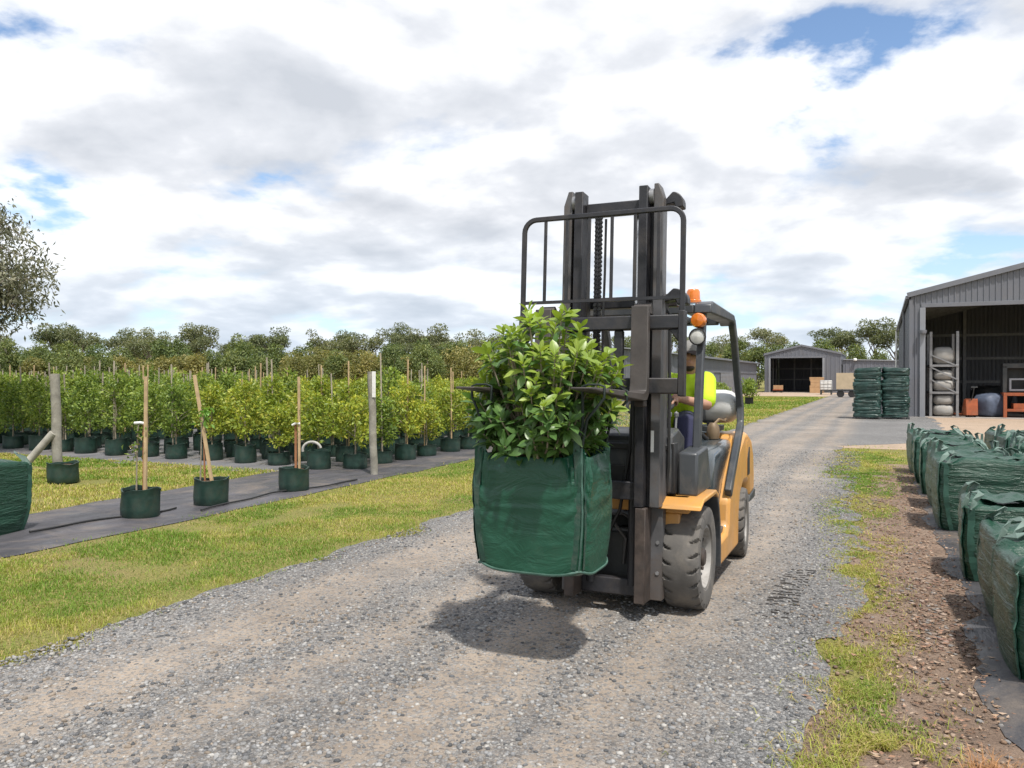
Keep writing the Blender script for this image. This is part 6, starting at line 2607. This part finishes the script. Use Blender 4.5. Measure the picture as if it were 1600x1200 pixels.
# hands round the wheel's rim
for s, side in (('l', 1), ('r', -1)):
    wv = rel(J['w' + s])
    ang = 0.25 if side > 0 else math.pi - 0.25
    g_ = Ms @ Vector((0.175 * math.cos(ang), 0.175 * math.sin(ang), 0)) - PB
    body.tube([wv, wv * 0.5 + g_ * 0.5 + Vector((0, 0, 0.018)), g_ + Vector((0, 0.01, 0.026))], [0.028, 0.032, 0.030], 12)
    tang = (Ms.to_3x3() @ Vector((-math.sin(ang), math.cos(ang), 0))).normalized()
    radial = (Ms.to_3x3() @ Vector((math.cos(ang), math.sin(ang), 0))).normalized()
    nz = Ms.to_3x3() @ Vector((0, 0, 1))
    for k in range(4):
        c_ = g_ + tang * (-0.030 + 0.02 * k)
        L_ = (0.9, 1.0, 1.0, 0.85)[k]
        fp = [c_ + nz * 0.030 + radial * 0.004, c_ + radial * 0.030 * L_ + nz * 0.018, c_ + radial * 0.028 * L_ - nz * 0.012, c_ + radial * 0.004 - nz * 0.026 * L_]
        body.tube(fp, [0.0095, 0.009, 0.0085, 0.007], 8)
    body.tube([g_ - tang * 0.03 * side + nz * 0.02, g_ - tang * 0.055 - radial * 0.012 + nz * 0.014, g_ - tang * 0.06 - radial * 0.024 - nz * 0.010], [0.012, 0.0105, 0.008], 8)
bo = skin_obj(body, 'body', M_SKIN, 0.0065, man, 3)
shirt = MB()
limb(shirt, [(0.18, 1.03, 1.22), J['sp'], J['ch'], Vector(J['nb']) - Vector((0, 0, 0.012))], [0.155, 0.150, 0.165, 0.078])
for s in 'lr':
    limb(shirt, [J['ch'], J['sh' + s]], [0.12, 0.085])
    e_ = Vector(J['sh' + s]) * 0.22 + Vector(J['el' + s]) * 0.78
    limb(shirt, [J['sh' + s], e_], [0.084, 0.074])
skin_obj(shirt, 'shirt', M_HIVIS, 0.011, man, 3)
tro = MB()
ell(tro, rel((0.18, 1.03, 1.205)), (0.17, 0.145, 0.085))
for s in 'lr':
    limb(tro, [J['h' + s], J['k' + s], J['a' + s]], [0.105, 0.080, 0.062])
skin_obj(tro, 'trousers', M_NAVY, 0.012, man, 3)
for s in 'lr':
    b = MB()
    a_ = rel(J['a' + s])
    b.prism([(a_.y + 0.05, a_.z + 0.02), (a_.y + 0.06, a_.z - 0.165), (a_.y - 0.22, a_.z - 0.165), (a_.y - 0.23, a_.z - 0.11), (a_.y - 0.10, a_.z - 0.07), (a_.y - 0.05, a_.z + 0.02)], 'x', a_.x - 0.05, a_.x + 0.05)
    b.obj('boot', M_BOOT, man, bevel=0.02)
b = MB()
ell(b, h + Vector((0, 0.036, -0.010)), (0.081, 0.074, 0.085))
ell(b, h + Vector((0.012, 0.05, -0.095)), (0.055, 0.035, 0.055))
ell(b, h + Vector((0, -0.045, -0.098)), (0.045, 0.040, 0.030))
skin_obj(b, 'hair', M_HAIR, 0.008, man, 2)
b = MB()
vs = []
n = 24
for i in range(8):
    ph = math.pi / 2 * i / 7
    for j in range(n):
        a = 2 * math.pi * j / n
        vs.append((h.x + 0.086 * math.cos(a) * math.sin(ph), h.y + 0.104 * math.sin(a) * math.sin(ph) + 0.004, h.z + 0.028 + 0.098 * math.cos(ph)))
b.add(vs, [(i * n + j, (i + 1) * n + j, (i + 1) * n + (j + 1) % n, i * n + (j + 1) % n) for i in range(7) for j in range(n)])
cap = b.obj('cap', M_CAP, man, sm=60)
b = MB()
vs = []
for i in range(5):
    k = i / 4
    for j in range(13):
        a = -math.pi / 2 + (j / 12 - 0.5) * 2.3
        rr_ = 1 + 0.75 * k * max(0, math.cos((j / 12 - 0.5) * 2.6)) ** 0.6
        vs.append((h.x + 0.086 * math.cos(a) * (1 + 0.1 * k), h.y + 0.104 * math.sin(a) * rr_ + 0.004, h.z + 0.032 - 0.016 * k - 0.05 * (math.cos(a)) ** 2 * k))
b.add(vs, [(i * 13 + j, i * 13 + j + 1, (i + 1) * 13 + j + 1, (i + 1) * 13 + j) for i in range(4) for j in range(12)])
o = b.obj('brim', M_BRIM, cap, sm=60)
o.modifiers.new('thick', 'SOLIDIFY').thickness = 0.005
for s in (1, -1):
    b = MB()
    ell(b, h + Vector((s * 0.030, -0.086, 0.004)), (0.012, 0.008, 0.008), 10, 8)
    b.obj('eye', M_SEAT, man, sm=60)
